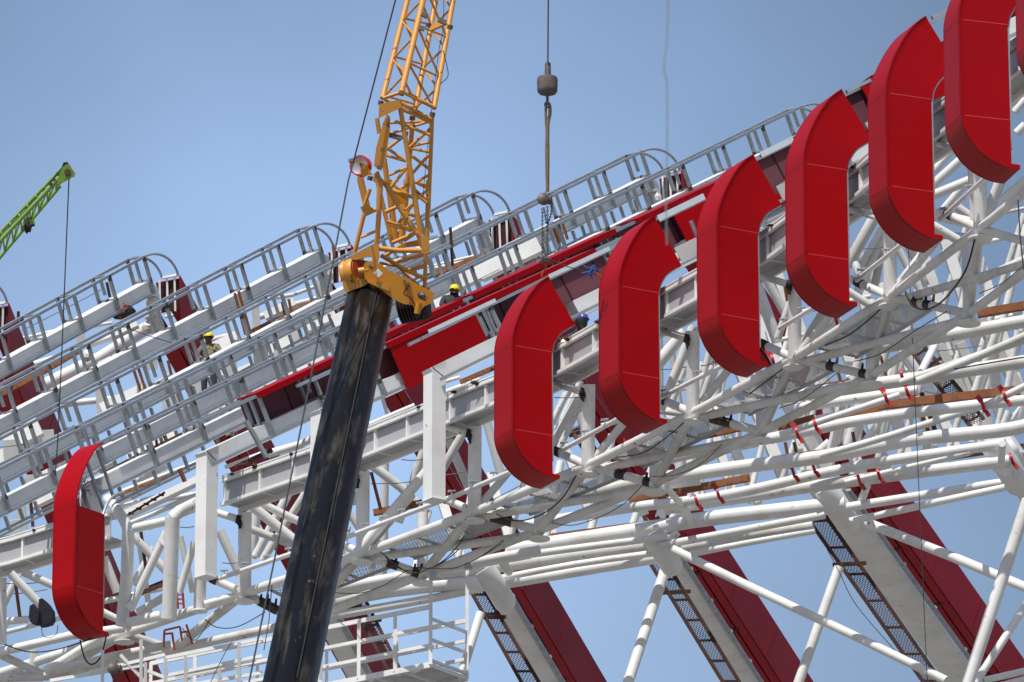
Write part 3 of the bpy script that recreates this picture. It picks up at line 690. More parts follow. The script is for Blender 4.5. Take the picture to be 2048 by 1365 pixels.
# tubes seen behind the girder and brackets
BACK = [('J', [(930, 810), (1100, 940), (1250, 1090)], 65, 3), ('J', [(1250, 860), (1000, 1150), (830, 1350)], 72, 2), ('J', [(990, 790), (985, 1220)], 55, 6), ('J', [(1110, 1100), (1250, 700)], 60, 8),
        ('J', [(100, 1080), (370, 1300)], 70, 3), ('J', [(190, 1070), (420, 1180)], 55, 3.4), ('J', [(310, 1020), (140, 1345)], 60, 5), ('J', [(440, 990), (200, 1365)], 55, 6), ('J', [(90, 1230), (330, 1320)], 55, 2),
        ('J', [(120, 1060), (90, 1365)], 60, 7), ('J', [(1510, 590), (1395, 790)], 60, 4), ('J', [(1450, 680), (1590, 1010)], 62, 5), ('J', [(1690, 520), (1774, 830)], 60, 6), ('J', [(730, 1090), (800, 1200)], 50, 4), ('J', [(760, 960), (790, 1040)], 50, 6),
        ('E', [(1100, 1060), (1240, 890)], 75, 3), ('E', [(1300, 900), (1140, 1290)], 60, 3), ('E', [(1170, 910), (1230, 1310)], 42, 8), ('E', [(1280, 1060), (1190, 1300)], 40, 6), ('E', [(1105, 930), (1110, 1300)], 40, 9), ('E', [(1445, 1000), (1420, 1240)], 42, 7), ('E', [(1510, 1110), (1480, 1260)], 40, 8),
        ('E', [(1420, 1020), (1350, 1300)], 45, 6), ('L', [(480, 300), (650, -10)], 52, 4), ('L', [(540, 300), (690, -20)], 45, 6), ('L', [(585, 170), (655, -10)], 38, 9), ('L', [(630, 40), (700, 230)], 38, 8), ('L', [(495, 130), (560, -20)], 45, 7),
        ('l', [(160, 1240), (330, 910)], 62, 4), ('l', [(200, 1365), (420, 900)], 75, 4.5), ('l', [(310, 1365), (470, 960)], 55, 6), ('l', [(400, 1080), (490, 1330)], 70, 8), ('l', [(1350, 560), (1590, 290)], 95, 3.5), ('l', [(1430, 1000), (1680, 330)], 85, 4), ('l', [(1500, 430), (1580, 1040)], 55, 8), ('l', [(1580, 860), (1680, 600)], 55, 6),
        ('l', [(1850, 1000), (1950, 700)], 80, 5), ('l', [(1920, 900), (2040, 560)], 70, 7), ('l', [(1350, 1150), (1640, 1190)], 70, 2.5),
        ('G', [(60, 600), (160, 870)], 75, 5), ('G', [(130, 560), (230, 740)], 60, 7), ('G', [(190, 870), (250, 700)], 50, 5), ('G', [(340, 950), (460, 760)], 62, 3), ('G', [(410, 900), (560, 800)], 42, 3.5), ('G', [(480, 770), (500, 840)], 60, 8),
        ('G', [(660, 380), (800, 130)], 75, 4), ('G', [(720, 560), (860, 230)], 62, 6), ('G', [(740, 430), (840, 220)], 45, 8), ('G', [(810, 540), (870, 300)], 48, 7), ('G', [(700, 330), (810, 560)], 55, 9), ('G', [(960, 560), (1140, 330)], 60, 4), ('G', [(980, 350), (1090, 560)], 52, 7), ('G', [(1040, 330), (1130, 520)], 45, 9),
        ('G', [(1210, 180), (1330, 250)], 60, 4), ('G', [(1220, 100), (1470, 160)], 75, 2.2), ('G', [(1230, 230), (1400, 240)], 50, 6), ('G', [(1530, 110), (1620, -120)], 60, 3), ('G', [(1460, -160), (1480, 170)], 90, 1.4), ('G', [(1320, 30), (1420, 100)], 60, 6), ('G', [(1260, 60), (1380, -80)], 52, 4),
        ('F', [(1215, 1180), (1380, 1030)], 60, 4), ('F', [(1215, 1090), (1330, 960)], 50, 5), ('F', [(1215, 1260), (1460, 1160)], 62, 3), ('F', [(1560, 1365), (1640, 1160)], 60, 4), ('F', [(1730, 720), (1781, 660)], 50, 4), ('F', [(1735, 640), (1781, 580)], 50, 6), ('F', [(1740, 860), (1781, 820)], 55, 5), ('F', [(1640, 1300), (1781, 1180)], 55, 2),
        ('m', [(1100, 760), (1190, 300)], 90, 7), ('m', [(940, 600), (1130, 260)], 75, 6), ('m', [(1390, 820), (1640, 480)], 90, 5), ('m', [(1380, 500), (1480, 690)], 90, 9), ('m', [(810, 950), (1060, 1110)], 90, 3), ('m', [(510, 1365), (640, 1190)], 75, 8)]
bt = thing('rear_truss', 'white crossing tubes behind the girder, seen between the fins and brackets', 'truss', P(1250, 900, Dr(1250) + 8))
def stretch(pts, f):
    (x0, y0), (x1, y1) = pts[0], pts[1]; a_ = (x0 - (x1 - x0) * f, y0 - (y1 - y0) * f)
    (x2, y2), (x3, y3) = pts[-2], pts[-1]; b_ = (x3 + (x3 - x2) * f, y3 + (y3 - y2) * f)
    return [a_] + list(pts[1:-1]) + [b_]
for c, pts, w_, off in BACK:
    pts = stretch(pts, .2); xm = q(c, *pts[0])[0]; TP(bt, 'brace', c, pts, w_, Dr(xm) + off + 1.5, random.choice(['tube', 'tube', 'tube2']))

# ------------------------------------------------------------------ long ring tubes
rt = thing('ring_truss', 'bundle of long white tubes running nearly level across the lower half', 'truss', P(1400, 1030, 162))
LONG = [('p', [(1567, 794), (1700, 776), (1834, 757), (2060, 722)], 22, 156), ('p', [(1540, 878), (1646, 856), (1740, 838), (1940, 812), (2060, 800)], 18, 158), ('p', [(1332, 956), (1500, 932), (1647, 914), (1822, 880), (1998, 862), (2060, 850)], 23, 160),
        ('p', [(1040, 1052), (1260, 1016), (1365, 1004), (1500, 981), (1720, 931), (2010, 888)], 17, 162), ('p', [(1330, 1018), (1500, 993), (1690, 964), (2020, 922)], 20, 163), ('p', [(1020, 1100), (1314, 1055), (1377, 1043), (1500, 1028), (1690, 1008)], 25, 164),
        ('p', [(1650, 1022), (2030, 962)], 15, 164), ('p', [(1700, 1043), (2010, 975)], 12, 163), ('p', [(1090, 1004), (1330, 955)], 20, 158), ('p', [(860, 1150), (1049, 1126), (1168, 1108), (1316, 1090)], 22, 164), ('p', [(880, 1136), (1128, 1100), (1335, 1074)], 12, 163),
        ('p', [(970, 1163), (1150, 1129), (1330, 1104)], 11, 163.5), ('p', [(975, 1173), (1330, 1114)], 18, 165), ('p', [(600, 1220), (777, 1182), (1000, 1160)], 23, 164), ('p', [(1320, 1092), (1650, 1030)], 13, 163), ('p', [(1355, 1099), (1500, 1071), (1626, 1052)], 18, 165), ('p', [(1370, 1111), (1500, 1085), (1630, 1062)], 11, 164),
        ('p', [(600, 1206), (815, 1152), (1060, 1108)], 17, 161), ('p', [(840, 1144), (1080, 1100)], 15, 160), ('p', [(600, 1244), (870, 1196), (985, 1170)], 14, 164), ('p', [(620, 1188), (850, 1144)], 17, 159), ('p', [(1640, 912), (1780, 872), (2000, 800)], 12, 159), ('p', [(1761, 695), (1912, 668), (2060, 641)], 22, 152), ('p', [(1835, 763), (1960, 712), (2060, 668)], 14, 150),
        ('p', [(1800, 766), (2060, 676)], 13, 151), ('p', [(1955, 563), (2060, 514)], 14, 140), ('p', [(1958, 609), (2060, 540)], 14, 141), ('p', [(1560, 870), (1800, 790)], 11, 155), ('p', [(1966, 814), (2060, 768)], 12, 153), ('p', [(1690, 965), (1940, 905)], 10, 160), ('p', [(1570, 820), (1700, 800), (1835, 780)], 16, 160),
        ('p', [(1330, 922), (1600, 862), (1780, 832)], 14, 159), ('p', [(1060, 1020), (1200, 990), (1400, 962)], 14, 160), ('p', [(1500, 866), (1640, 838), (1840, 800)], 13, 161)]
LO = [(c, [(x, y) for x, y in pts], w_, D) for c, pts, w_, D in LONG]
for c, pts, w_, D in LO:
    T('chord', spline([P(x, y, D + (x - 1400) * -.002) for x, y in pts], 3), w_ * 1.22, random.choice(['tube', 'tube', 'tube2']), rt)
DIAG = [('p', [(1346, 1099), (1500, 1174), (1700, 1268), (1893, 1362)], 18, [163, 158]), ('p', [(1331, 1138), (1245, 1400)], 22, [165, 163]), ('p', [(1678, 1135), (1585, 1400)], 20, [166, 165]), ('p', [(1734, 1046), (1900, 1112), (2060, 1179)], 20, [163, 160]),
        ('p', [(2056, 1000), (1925, 1400)], 25, [158, 157]), ('p', [(2056, 1205), (1935, 1390)], 16, [160, 159]), ('p', [(961, 1227), (915, 1375)], 18, [166, 165]), ('p', [(1969, 1361), (2060, 1340)], 14, [160, 160]), ('p', [(1996, 1372), (2060, 1355)], 12, [160, 160]),
        ('L', [(1240, 580), (1340, 700)], 45, [158, 162]), ('L', [(1350, 690), (1400, 820)], 60, [162, 164]), ('L', [(1320, 880), (1210, 970)], 50, [164, 164]),
        ('N', [(1720, 640), (1715, 780)], 50, [160, 161]), ('N', [(800, 930), (760, 1030)], 50, [161, 164]), ('N', [(1160, 170), (1265, -30)], 50, [157, 160]), ('N', [(560, 710), (645, 340)], 48, [162, 160])]
for c, pts, w_, D in DIAG: TP(rt, 'brace', c, pts, w_, D)
STEEP = [('n', [(550, 800), (775, 370)], 95, 166), ('n', [(520, 800), (345, 540)], 95, 168), ('n', [(120, 840), (225, 600)], 85, 168), ('n', [(1350, 1030), (1640, 230)], 105, 166), ('n', [(1815, 980), (1950, 240)], 90, 166), ('n', [(1900, 1400), (2060, 1200)], 90, 166), ('n', [(1700, 1400), (1740, 1260)], 60, 170),
         ('N', [(540, 720), (630, 330)], 46, 165), ('N', [(500, 180), (530, 420)], 62, 170), ('N', [(600, 600), (600, 360)], 40, 172), ('N', [(660, 690), (760, 340)], 60, 170), ('N', [(780, 640), (900, 480)], 50, 168), ('N', [(880, 640), (990, 120)], 46, 168), ('N', [(1060, 30), (1150, 160)], 60, 168), ('N', [(400, 250), (460, 100)], 60, 166),
         ('N', [(1540, 360), (1640, 60)], 52, 168), ('N', [(1780, 560), (1870, 400)], 50, 164), ('N', [(1690, 620), (1760, 440)], 46, 166), ('N', [(930, 20), (880, 200)], 40, 170), ('N', [(90, 400), (60, 540)], 60, 168), ('N', [(470, 700), (540, 640)], 60, 170), ('N', [(1430, 20), (1380, 180)], 45, 172),
         ('L', [(1180, 400), (1180, 560)], 88, 162), ('L', [(1250, 380), (1210, 560)], 40, 166), ('L', [(1340, 380), (1340, 520)], 60, 168), ('L', [(1130, 640), (1130, 700)], 90, 168), ('L', [(1400, 640), (1360, 820)], 40, 168), ('L', [(1280, 790), (1340, 700)], 40, 168), ('L', [(1200, 780), (1230, 690)], 60, 170), ('L', [(1090, 760), (1060, 680)], 60, 170),
         ('K', [(960, 600), (960, 700)], 55, 168), ('K', [(880, 610), (880, 660)], 45, 168), ('M', [(1290, 280), (1340, 210)], 30, 168)]
for c, pts, w_, D in STEEP: TP(bt, 'brace', c, stretch(pts, .12), w_ * 1.15, D)
# dense rear lattice between the edge truss and the ring tubes
lat = thing('inner_truss', 'dense white lattice of steep tubes glimpsed behind the ring tubes', 'truss', P(1700, 800, 175))
def gy(x):
    pts = [(640, 960), (990, 830), (1195, 715), (1394, 610), (1572, 500), (1740, 378), (1880, 280), (2100, 100)]
    for (x0, a), (x1, b) in zip(pts, pts[1:]):
        if x <= x1: return lerp(a, b, (x - x0) / (x1 - x0))
    return 100
def by(x): return 1150 - (x - 900) * .245 if x < 1350 else 1040 - (x - 1350) * .25
rl = random.Random(11); x = 660
while x < 2080:
    yb = by(x) + rl.uniform(-20, 5); yt = gy(x + 30) + 70
    H_ = (yb - yt) * rl.uniform(.62, .9); D = rl.uniform(172, 180)
    dx = H_ * rl.uniform(.16, .34)
    T('brace', [P(x, yb, D), P(x + dx, yb - H_, D + 1)], rl.uniform(11, 17), rl.choice(['tube', 'tube2']), lat)
    if x > 1350 or rl.random() < .5:
        H2 = (yb - yt) * rl.uniform(.5, .85); w2 = rl.uniform(14, 24); x2 = x + 20; D2 = D + 2
        MB().bar(P(x2, yb, D2), P(x2 - H2 * rl.uniform(.25, .5), yb - H2, D2 + 1), w2 * D2 / FPX, .3, up=Vector((0, 1, 0))).build('box_strut', 'tube', lat)
    if x > 1200:
        yy = lerp(yt, yb, rl.uniform(.25, .9)); T('strut', [P(x - 60, yy + 12, D + 1.5), P(x + 90, yy - 22, D + 1.5)], rl.uniform(7, 12), 'tube2', lat)
    x += rl.uniform(42, 62) if x > 1300 else rl.uniform(70, 100)
for x, y, r, D in ((1672, 1008, 26, 163.5), (1322, 1096, 24, 163.5), (988, 1168, 24, 163.5), (2010, 925, 28, 162), (1008, 1128, 10, 163)):
    T('node_sleeve', [P(x - r * .8, y - r * 1.2, D), P(x + r * .3, y + r * .5, D), P(x + r * .9, y + r * 1.5, D + .8)], r * 1.9, 'tube', rt, 20)
# red clamps on the ring tubes
def ring_clamp(c, x, y, D, r):
    p = Q(c, x, y, D - .25); ax_ = Vector((1, -.1, .28)).normalized(); up = Vector((-.28, 0, 1)).normalized()
    o_ = MB().tube([p - ax_ * .03, p + ax_ * .03], .125, 16).build('red_clamp', 'clamp', rt)
    MB().bar(p - up * .10 + ax_ * .02, p - up * .24 + ax_ * .06, .05, .08, up=ax_).build('tab', 'clamp', o_)
    if random.random() < .6: MB().bar(p + up * .10, p + up * .24 - ax_ * .05, .05, .10, up=ax_).build('tab', 'clamp', o_)
for c, x, y, D in [('N', 320, 565, 154), ('N', 445, 510, 154), ('N', 745, 890, 159), ('N', 878, 850, 159), ('N', 1590, 385, 152), ('N', 1737, 315, 152), ('N', 925, 320, 154), ('N', 295, 835, 160), ('N', 1785, 745, 156), ('N', 1070, 280, 154), ('N', 1035, 175, 154), ('L', 1440, 670, 159), ('L', 1585, 625, 159), ('L', 935, 235, 151), ('N', 155, 70, 150), ('N', 435, 805, 160), ('m', 645, 1280, 142)]:
    ring_clamp(c, x, y, D, .15)

# ------------------------------------------------------------------ raking white box columns
def column(label, L0, L1, R0, R1, D0, D1, extra=None):
    a0, a1, b0, b1 = P(*L0, D0), P(*L1, D1), P(*R0, D0), P(*R1, D1)
    d0 = (a1 - a0).normalized()
    for s_ in ():
        pass
    a1 = a1 + d0 * 4; b1 = b1 + d0 * 4
    root = thing('raking_column', label, 'column', a1, 'white raking box columns')
    W = (b0 - a0); back = Vector((.25, .8, 0.15)).normalized() * .6
    m0 = a0.lerp(b0, .62); m1 = a1.lerp(b1, .62)
    fw = Vector((0, -.16, -.05))
    MB().prism([a0, m0 + fw, b0, b0 + back, a0 + back], a1 - a0).build('box_shaft', 'tube', root)
    # riveted side strip in galvanised steel
    MB().bar(b0 + fw * .2 + (b0 - a0) * .12, b1 + fw * .2 + (b0 - a0) * .12, .10, .06).build('edge_strip', 'galv2', root)
    MB().blob(a0.lerp(b0, .5), W.length * .42, .3, W.length * .36, 14).build('head_node', 'tube', root)
    MB().prism([a0 - UZ * .05, a0 + Vector((-.25, 0, .45)), b0 + Vector((-.35, 0, .5)), b0 - UZ * .05], back).build('head_gusset', 'tube', root)
    n = int((b1 - b0).length / 2.4)
    for i in range(n):
        c = b0.lerp(b1, (i + .7) / n) + (b0 - a0) * .12 + fw * .35
        MB().bar(c - Vector((.05, 0, .02)), c + Vector((.06, 0, .05)), .09, .07).build('strip_clip', 'steel', root)
    return root
column('white raking column at the lower right, beside the widest red leg', (1615, 980), (1892, 1365), (1688, 980), (1966, 1365), 167, 177)
column('white raking column left of the middle red leg, below the central node', (1308, 1096), (1476, 1365), (1346, 1096), (1521, 1365), 167, 177)
column('white raking column right of the hanging platform', (952, 1150), (1079, 1365), (992, 1150), (1124, 1365), 167, 176)
column('white raking column behind the hanging platform rails', (612, 1205), (700, 1365), (655, 1205), (742, 1365), 168, 176)
column('white raking column running off the right edge of the picture', (1978, 905), (2110, 1110), (2045, 905), (2190, 1110), 163, 170)
for lab, a, b, w_, c in [('broad white box strut behind the tubes, left one below the right fins', (1878, 690), (1926, 790), 18, 172), ('broad white box strut behind the tubes, beside the upper right mesh', (1919, 686), (1960, 784), 18, 172), ('upright white box strut behind the tubes near the right edge', (1984, 675), (1991, 775), 21, 172),
                       ('white box strut sloping down to the right column head', (1570, 800), (1665, 960), 22, 172), ('white box strut above the lower right column head', (1900, 640), (2000, 940), 26, 175), ('thin white box strut leaning left of the upper right mesh', (1960, 640), (2060, 820), 20, 175)]:
    D = c; m_ = MB().bar(P(*a, D), P(*b, D), w_ * D / FPX, .35, up=Vector((0, 1, 0))); tag(m_.build('box_strut', 'tube2'), lab, 'strut', 'white box struts behind the tubes')

# ------------------------------------------------------------------ mesh ladders
def ladder(label, L0, L1, R0, R1, D, n, m='rust_dark', mm='mesh'):
    ext = .35
    def E_(a, b): return (a[0] + (b[0] - a[0]) * (1 + ext), a[1] + (b[1] - a[1]) * (1 + ext))
    L1, R1 = E_(L0, L1), E_(R0, R1); n = int(n * (1 + ext)) 
    a0, a1, b0, b1 = P(*L0, D), P(*L1, D - 1), P(*R0, D + .3), P(*R1, D - .7)
    root = thing('mesh_ladder', label, 'ladder', a1, 'rusty mesh backed ladders beside the columns')
    for p, r_ in ((a0, a1), (b0, b1)): MB().bar(p, r_, .075, .07, up=Vector((0, 1, 0))).build('stringer', m, root)
    for i in range(n + 1):
        t = (i + .25) / (n + .5); MB().bar(a0.lerp(a1, t), b0.lerp(b1, t), .04, .05).build('rung', m, root)
    mesh_panel(a0, a1, b1, b0, root, 'mesh_panel', .085, 'rust_dark', .010)
    t = .22; MB().bar(a0.lerp(a1, t) - (b0 - a0) * .35, b0.lerp(b1, t) + (b0 - a0) * .35, .07, .08).build('cross_beam', 'rust_dark', root)
ladder('dark rusted mesh ladder left of the lower right column', (1610, 1030), (1847, 1365), (1648, 1028), (1884, 1365), 167, 6, 'rust_dark')
ladder('rusty mesh ladder left of the central raking column', (1290, 1110), (1446, 1365), (1322, 1108), (1479, 1365), 167, 6)
ladder('rusty mesh ladder right of the hanging platform posts', (940, 1180), (1043, 1365), (968, 1180), (1078, 1365), 167, 5)
ladder('rusty mesh ladder behind the middle of the hanging platform', (703, 1205), (770, 1330), (733, 1205), (793, 1325), 172, 3)
ladder('mesh ladder high up between the tubes at the right', (1822, 706), (1910, 815), (1846, 690), (1936, 800), 171, 3, 'rust_dark')
ladder('short mesh ladder behind the posts under the second whole fin', (1140, 858), (1165, 895), (1160, 850), (1185, 890), 160, 2)

# ------------------------------------------------------------------ rusty channels
RUST = [('long rusty channel with slots under the right tubes', [(1755, 812), (2040, 781)], 17, 159, 'rust'), ('rusty channel left of the red clamps', [(1556, 858), (1630, 838)], 17, 160, 'rust'), ('rusty channel piece between two white tubes', [(1672, 842), (1756, 818)], 14, 160, 'rust'), ('rusty channel below the middle right fins', [(1576, 784), (1702, 763)], 9, 162, 'rust'),
        ('rusty channel high at the right edge', [(1955, 628), (2060, 610)], 17, 150, 'rust'), ('thin rusty channel above the lower tube', [(1500, 923), (1640, 903)], 7, 164, 'rust'), ('black stained channel lying on a white tube', [(1673, 896), (1963, 858)], 8, 162, 'rust_dark'), ('rusty channel above the right column head', [(1852, 923), (2060, 891)], 10, 164, 'rust'),
        ('rusty channel ending at the lower right column', [(1500, 1024), (1629, 1006)], 8, 167, 'rust'), ('thin long rusty channel on the central tube', [(1101, 1071), (1360, 1036), (1500, 1020)], 6, 165, 'rust'), ('broad rusty channel behind the central node', [(1257, 999), (1422, 971), (1500, 956)], 14, 164, 'rust'), ('rusty channel under the second mesh walkway', [(1395, 875), (1495, 853)], 13, 158, 'rust'),
        ('thin rusty channel right of the central node', [(1332, 950), (1500, 922)], 7, 162, 'rust'), ('short rusty channel between bracket and boom', [(747, 1026), (800, 1016), (845, 1006)], 13, 158, 'rust'), ('rusty channel under the upper left ribs', [(-10, 796), (80, 748), (158, 702)], 10, 184, 'rust'), ('rusty channel lying under the second rib', [(502, 664), (639, 599)], 8, 182, 'rust'),
        ('rusty channel right of the yellow crane', [(852, 555), (963, 513)], 10, 182, 'rust'), ('rusty channel above the leftmost girder end', [(210, 945), (290, 905), (365, 868)], 6, 166, 'rust_dark'), ('rusty channel behind the tall bracket arm', [(920, 765), (990, 735)], 9, 155, 'rust'), ('dark red rusted channel above the girder', [(470, 935), (545, 900)], 8, 160, 'rust_dark'),
        ('rusty strut left of the hanging platform', [(290, 1180), (330, 1164)], 9, 166, 'rust_dark'), ('rusty flat lying on the left girder top', [(240, 1040), (330, 985)], 4, 161, 'rust_dark'), ('rusty beam between the lower left posts', [(250, 1198), (325, 1170)], 8, 163, 'rust_dark'), ('rusty channel behind the lone fin', [(210, 1000), (340, 950)], 6, 163, 'rust')]
for lab, pts, w_, D, m_ in RUST:
    mb = MB()
    for a, b in zip(pts, pts[1:]): mb.bar(P(*a, D), P(*b, D), w_ * D / FPX * .6, w_ * D / FPX, up=UZ)
    n = int(len(pts) * 3)
    for i in range(n):
        c = P(lerp(pts[0][0], pts[-1][0], (i + .5) / n), lerp(pts[0][1], pts[-1][1], (i + .5) / n) + w_ * .2, D - .12)
        mb.bar(c - Vector((.06, 0, 0)), c + Vector((.06, 0, 0)), .04, .05)
    tag(mb.build('rusty_channel', m_), lab, 'channel', 'rusty steel channels')
STICK = [('a', (1215, 370), (1250, 540)), ('b', (1440, -20), (1600, 470)), ('b', (1500, -20), (1650, 440)), ('b', (185, 740), (300, 1120)), ('c', (735, 890), (860, 1365)), ('c', (780, 870), (920, 1365)), ('c', (1275, 990), (1310, 1140)), ('c', (1350, 960), (1385, 1120)), ('h', (250, 1150), (300, 1320)), ('h', (345, 540), (370, 980)), ('h', (1595, 410), (1680, 680)),
         ('h', (1495, 480), (1590, 720)), ('e', (345, 640), (375, 990)), ('d', (1625, 880), (1680, 1040)), ('b', (1910, 120), (1950, 290)), ('a', (210, 700), (205, 840)), ('J', (895, 835), (960, 1090)), ('N', (600, 150), (620, 220)), ('N', (700, 560), (715, 640)), ('N', (890, 40), (935, 200)), ('N', (240, 630), (255, 710)), ('N', (300, 630), (315, 700)), ('L', (500, 260), (520, 310)), ('I', (105, 700), (135, 930)), ('I', (950, 350), (985, 610)), ('g', (110, 670), (170, 820)), ('b', (1850, 930), (1920, 1090)), ('b', (1750, 850), (1790, 1110)), ('G', (220, 520), (250, 690)), ('c', (1855, 335), (1870, 480)), ('N', (1170, 290), (1270, 570)), ('N', (1115, 290), (1220, 570)), ('M', (1105, 240), (1125, 290)), ('M', (1190, 250), (1205, 270))]
DST = {'a': 184, 'b': 181, 'c': 180, 'h': 176, 'e': 164, 'd': 165, 'J': 157, 'N': 163, 'L': 160, 'I': 162, 'g': 161, 'G': 150, 'M': 168}
for i, (c, a, b) in enumerate(STICK):
    D = DST[c]; x, y = q(c, *a)
    near_ = 'the upper left ribs' if y < 700 and x < 500 else 'the clad ribs' if y < 760 and x < 1200 else 'the left ribs' if x < 400 and y < 950 else 'the lower left posts' if x < 500 else 'the boom and bracket' if x < 1000 else 'the right tubes' if x > 1500 else 'the central node'
    o = MB().bar(Q(c, *a, D), Q(c, *b, D), .07, .07).build('rusty_post', 'rust' if i % 3 else 'rust_dark')
    tag(o, 'short rusty upright post standing among ' + near_, 'post', 'short rusty uprights among ' + near_)

# ------------------------------------------------------------------ pipes and posts under the ribs
ur = thing('roof_pipework', 'thick white pipes and stubs under the ribs at the left', 'pipes', P(200, 760, 188))
UR = [('p', [(-10, 822), (90, 770), (200, 716), (300, 652)], 26, 190), ('p', [(-10, 684), (60, 674), (110, 662)], 7, 190), ('p', [(-10, 694), (50, 690), (110, 672)], 9, 190), ('p', [(60, 824), (150, 806), (246, 796)], 13, 192), ('p', [(246, 796), (300, 776), (340, 750)], 9, 192), ('p', [(330, 634), (400, 622)], 7, 190), ('p', [(495, 606), (586, 590), (640, 570)], 8, 190),
      ('p', [(505, 640), (580, 612), (640, 596)], 12, 190), ('p', [(340, 702), (410, 684), (470, 670)], 14, 186), ('p', [(430, 763), (490, 750), (520, 742)], 11, 180), ('p', [(640, 570), (690, 558)], 9, 190), ('p', [(858, 540), (940, 522)], 9, 188), ('p', [(855, 535), (900, 524), (950, 512)], 6, 190), ('p', [(590, 690), (640, 660), (700, 640)], 12, 184), ('p', [(600, 690), (560, 750)], 14, 182),
      ('p', [(0, 755), (70, 728), (110, 716)], 12, 190), ('p', [(110, 670), (200, 650), (225, 646)], 7, 190), ('p', [(180, 690), (230, 672)], 13, 190), ('p', [(245, 800), (300, 790)], 10, 192), ('p', [(235, 950), (330, 925), (420, 880)], 10, 172), ('p', [(250, 1012), (330, 990), (400, 960)], 11, 166), ('p', [(240, 1022), (300, 1005), (410, 985)], 10, 168), ('p', [(535, 910), (600, 890), (640, 870)], 15, 166), ('p', [(450, 935), (520, 908), (620, 880)], 8, 166),
      ('p', [(340, 632), (370, 628)], 6, 190), ('p', [(880, 790), (960, 760)], 14, 158), ('p', [(740, 850), (830, 812)], 12, 160), ('p', [(870, 770), (920, 755)], 8, 158)]
for c, pts, w_, D in UR: TP(ur, 'pipe', c, pts, w_, D, random.choice(['tube', 'tube2']))
for a, b, w_ in (((246, 1038), (410, 958), 15), ((257, 1048), (410, 984), 12), ((228, 1008), (350, 950), 16), ((228, 1019), (340, 990), 10), ((240, 985), (420, 915), 9), ((300, 1010), (420, 955), 8)):
    T('pipe', [P(*a, 164.5), P(*b, 165)], w_, 'tube', ur)
MB().bar(P(246, 1030, 163.5), P(410, 952, 163.5), .1, .15, up=UZ).build('channel', 'white', ur)
MB().tube(spline([P(206, 1030, 158.5), P(214, 1009, 158.7), P(228, 992, 159), P(248, 984, 159.3)], 5), .03, 8).build('curved_trim', 'galv', ur)
for x, y0, y1, w_, D in [(160, 665, 700, 17, 188), (200, 770, 830, 20, 188), (300, 700, 740, 24, 187), (95, 860, 905, 24, 184), (62, 950, 1020, 20, 176), (400, 735, 800, 30, 178), (510, 610, 660, 16, 187), (590, 655, 700, 24, 182), (300, 570, 625, 20, 188), (640, 560, 600, 22, 187), (180, 905, 945, 22, 176), (460, 715, 760, 26, 178), (40, 990, 1060, 18, 176), (560, 700, 760, 26, 176), (30, 1040, 1090, 22, 170), (395, 790, 860, 40, 174), (520, 690, 740, 30, 176), (340, 790, 850, 34, 176), (250, 860, 900, 30, 178), (20, 880, 920, 30, 182)]:
    MB().bar(P(x, y0, D), P(x + (y1 - y0) * .08, y1, D), w_ * D / FPX, .3, up=Vector((0, 1, 0))).build('stub_post', 'white', ur)
for x, y, r, D in [(298, 655, 14, 187), (298, 632, 10, 187), (175, 712, 12, 187), (652, 590, 12, 187), (968, 492, 13, 187)]:
    MB().blob(P(x, y, D), r * D / FPX, .15, r * D / FPX, 10, .15).build('node_casting', 'tube2', ur)
# large white gusset plates glimpsed between the ribs
for x, y, w_, h_, D in [(400, 820, 90, 55, 182), (500, 760, 110, 60, 180), (600, 730, 90, 50, 180), (300, 880, 100, 46, 182), (560, 690, 80, 36, 184), (930, 560, 130, 30, 176), (1020, 520, 120, 32, 176), (180, 930, 90, 40, 184), (100, 960, 90, 40, 184), (720, 640, 90, 60, 178), (700, 720, 70, 40, 172), (40, 900, 90, 30, 186), (45, 870, 70, 40, 183), (140, 950, 80, 34, 178), (420, 770, 60, 40, 183), (90, 990, 60, 34, 174), (455, 905, 70, 22, 166), (250, 660, 50, 14, 189), (40, 745, 60, 16, 189), (250, 800, 90, 26, 184), (150, 870, 80, 28, 184), (450, 690, 60, 26, 182), (640, 640, 60, 30, 180), (300, 940, 60, 22, 172), (480, 840, 70, 30, 172), (560, 800, 90, 34, 174), (660, 800, 80, 40, 172), (880, 620, 60, 40, 172), (1080, 560, 80, 30, 172), (230, 720, 60, 16, 188), (560, 620, 60, 16, 187)]:
    a, b = P(x - w_ / 2, y + w_ * .24, D), P(x + w_ / 2, y - w_ * .24, D)
    MB().bar(a, b, .25, h_ * D / FPX, up=UZ).build('plate_girder', 'white', ur)

# ------------------------------------------------------------------ thin tie wires among the truss (fine detail)
twr = thing('tie_wires', 'thin dark tie wires strung between the truss posts', 'wires', P(700, 900, 160))
for c, a, b, D in [('I', (0, 700), (320, 690), 162), ('I', (40, 945), (320, 900), 162), ('I', (1215, 320), (1310, 315), 162), ('I', (80, 770), (320, 740), 163), ('E', (1100, 1105), (1290, 1085), 150), ('E', (1100, 1215), (1290, 1195), 150), ('E', (1370, 1080), (1450, 1060), 148), ('l', (160, 1000), (480, 995), 152), ('J', (890, 915), (1250, 895), 158), ('J', (1100, 750), (1250, 750), 158), ('J', (1400, 855), (1580, 820), 158), ('I', (1500, 560), (1600, 560), 160), ('m', (950, 445), (1190, 425), 142), ('n', (820, 445), (1450, 370), 160), ('n', (200, 1100), (480, 1060), 160), ('n', (640, 1020), (880, 1055), 160), ('a', (250, 920), (1180, 440), 184.5), ('b', (0, 1110), (400, 1060), 178), ('d', (0, 1110), (900, 800), 170), ('h', (110, 650), (300, 610), 184), ('h', (480, 1080), (1240, 740), 176)]:
    MB().tube([Q(c, *a, D), Q(c, (a[0] + b[0]) / 2, (a[1] + b[1]) / 2 + 6, D), Q(c, *b, D)], .010, 5).build('wire', 'wire', twr)

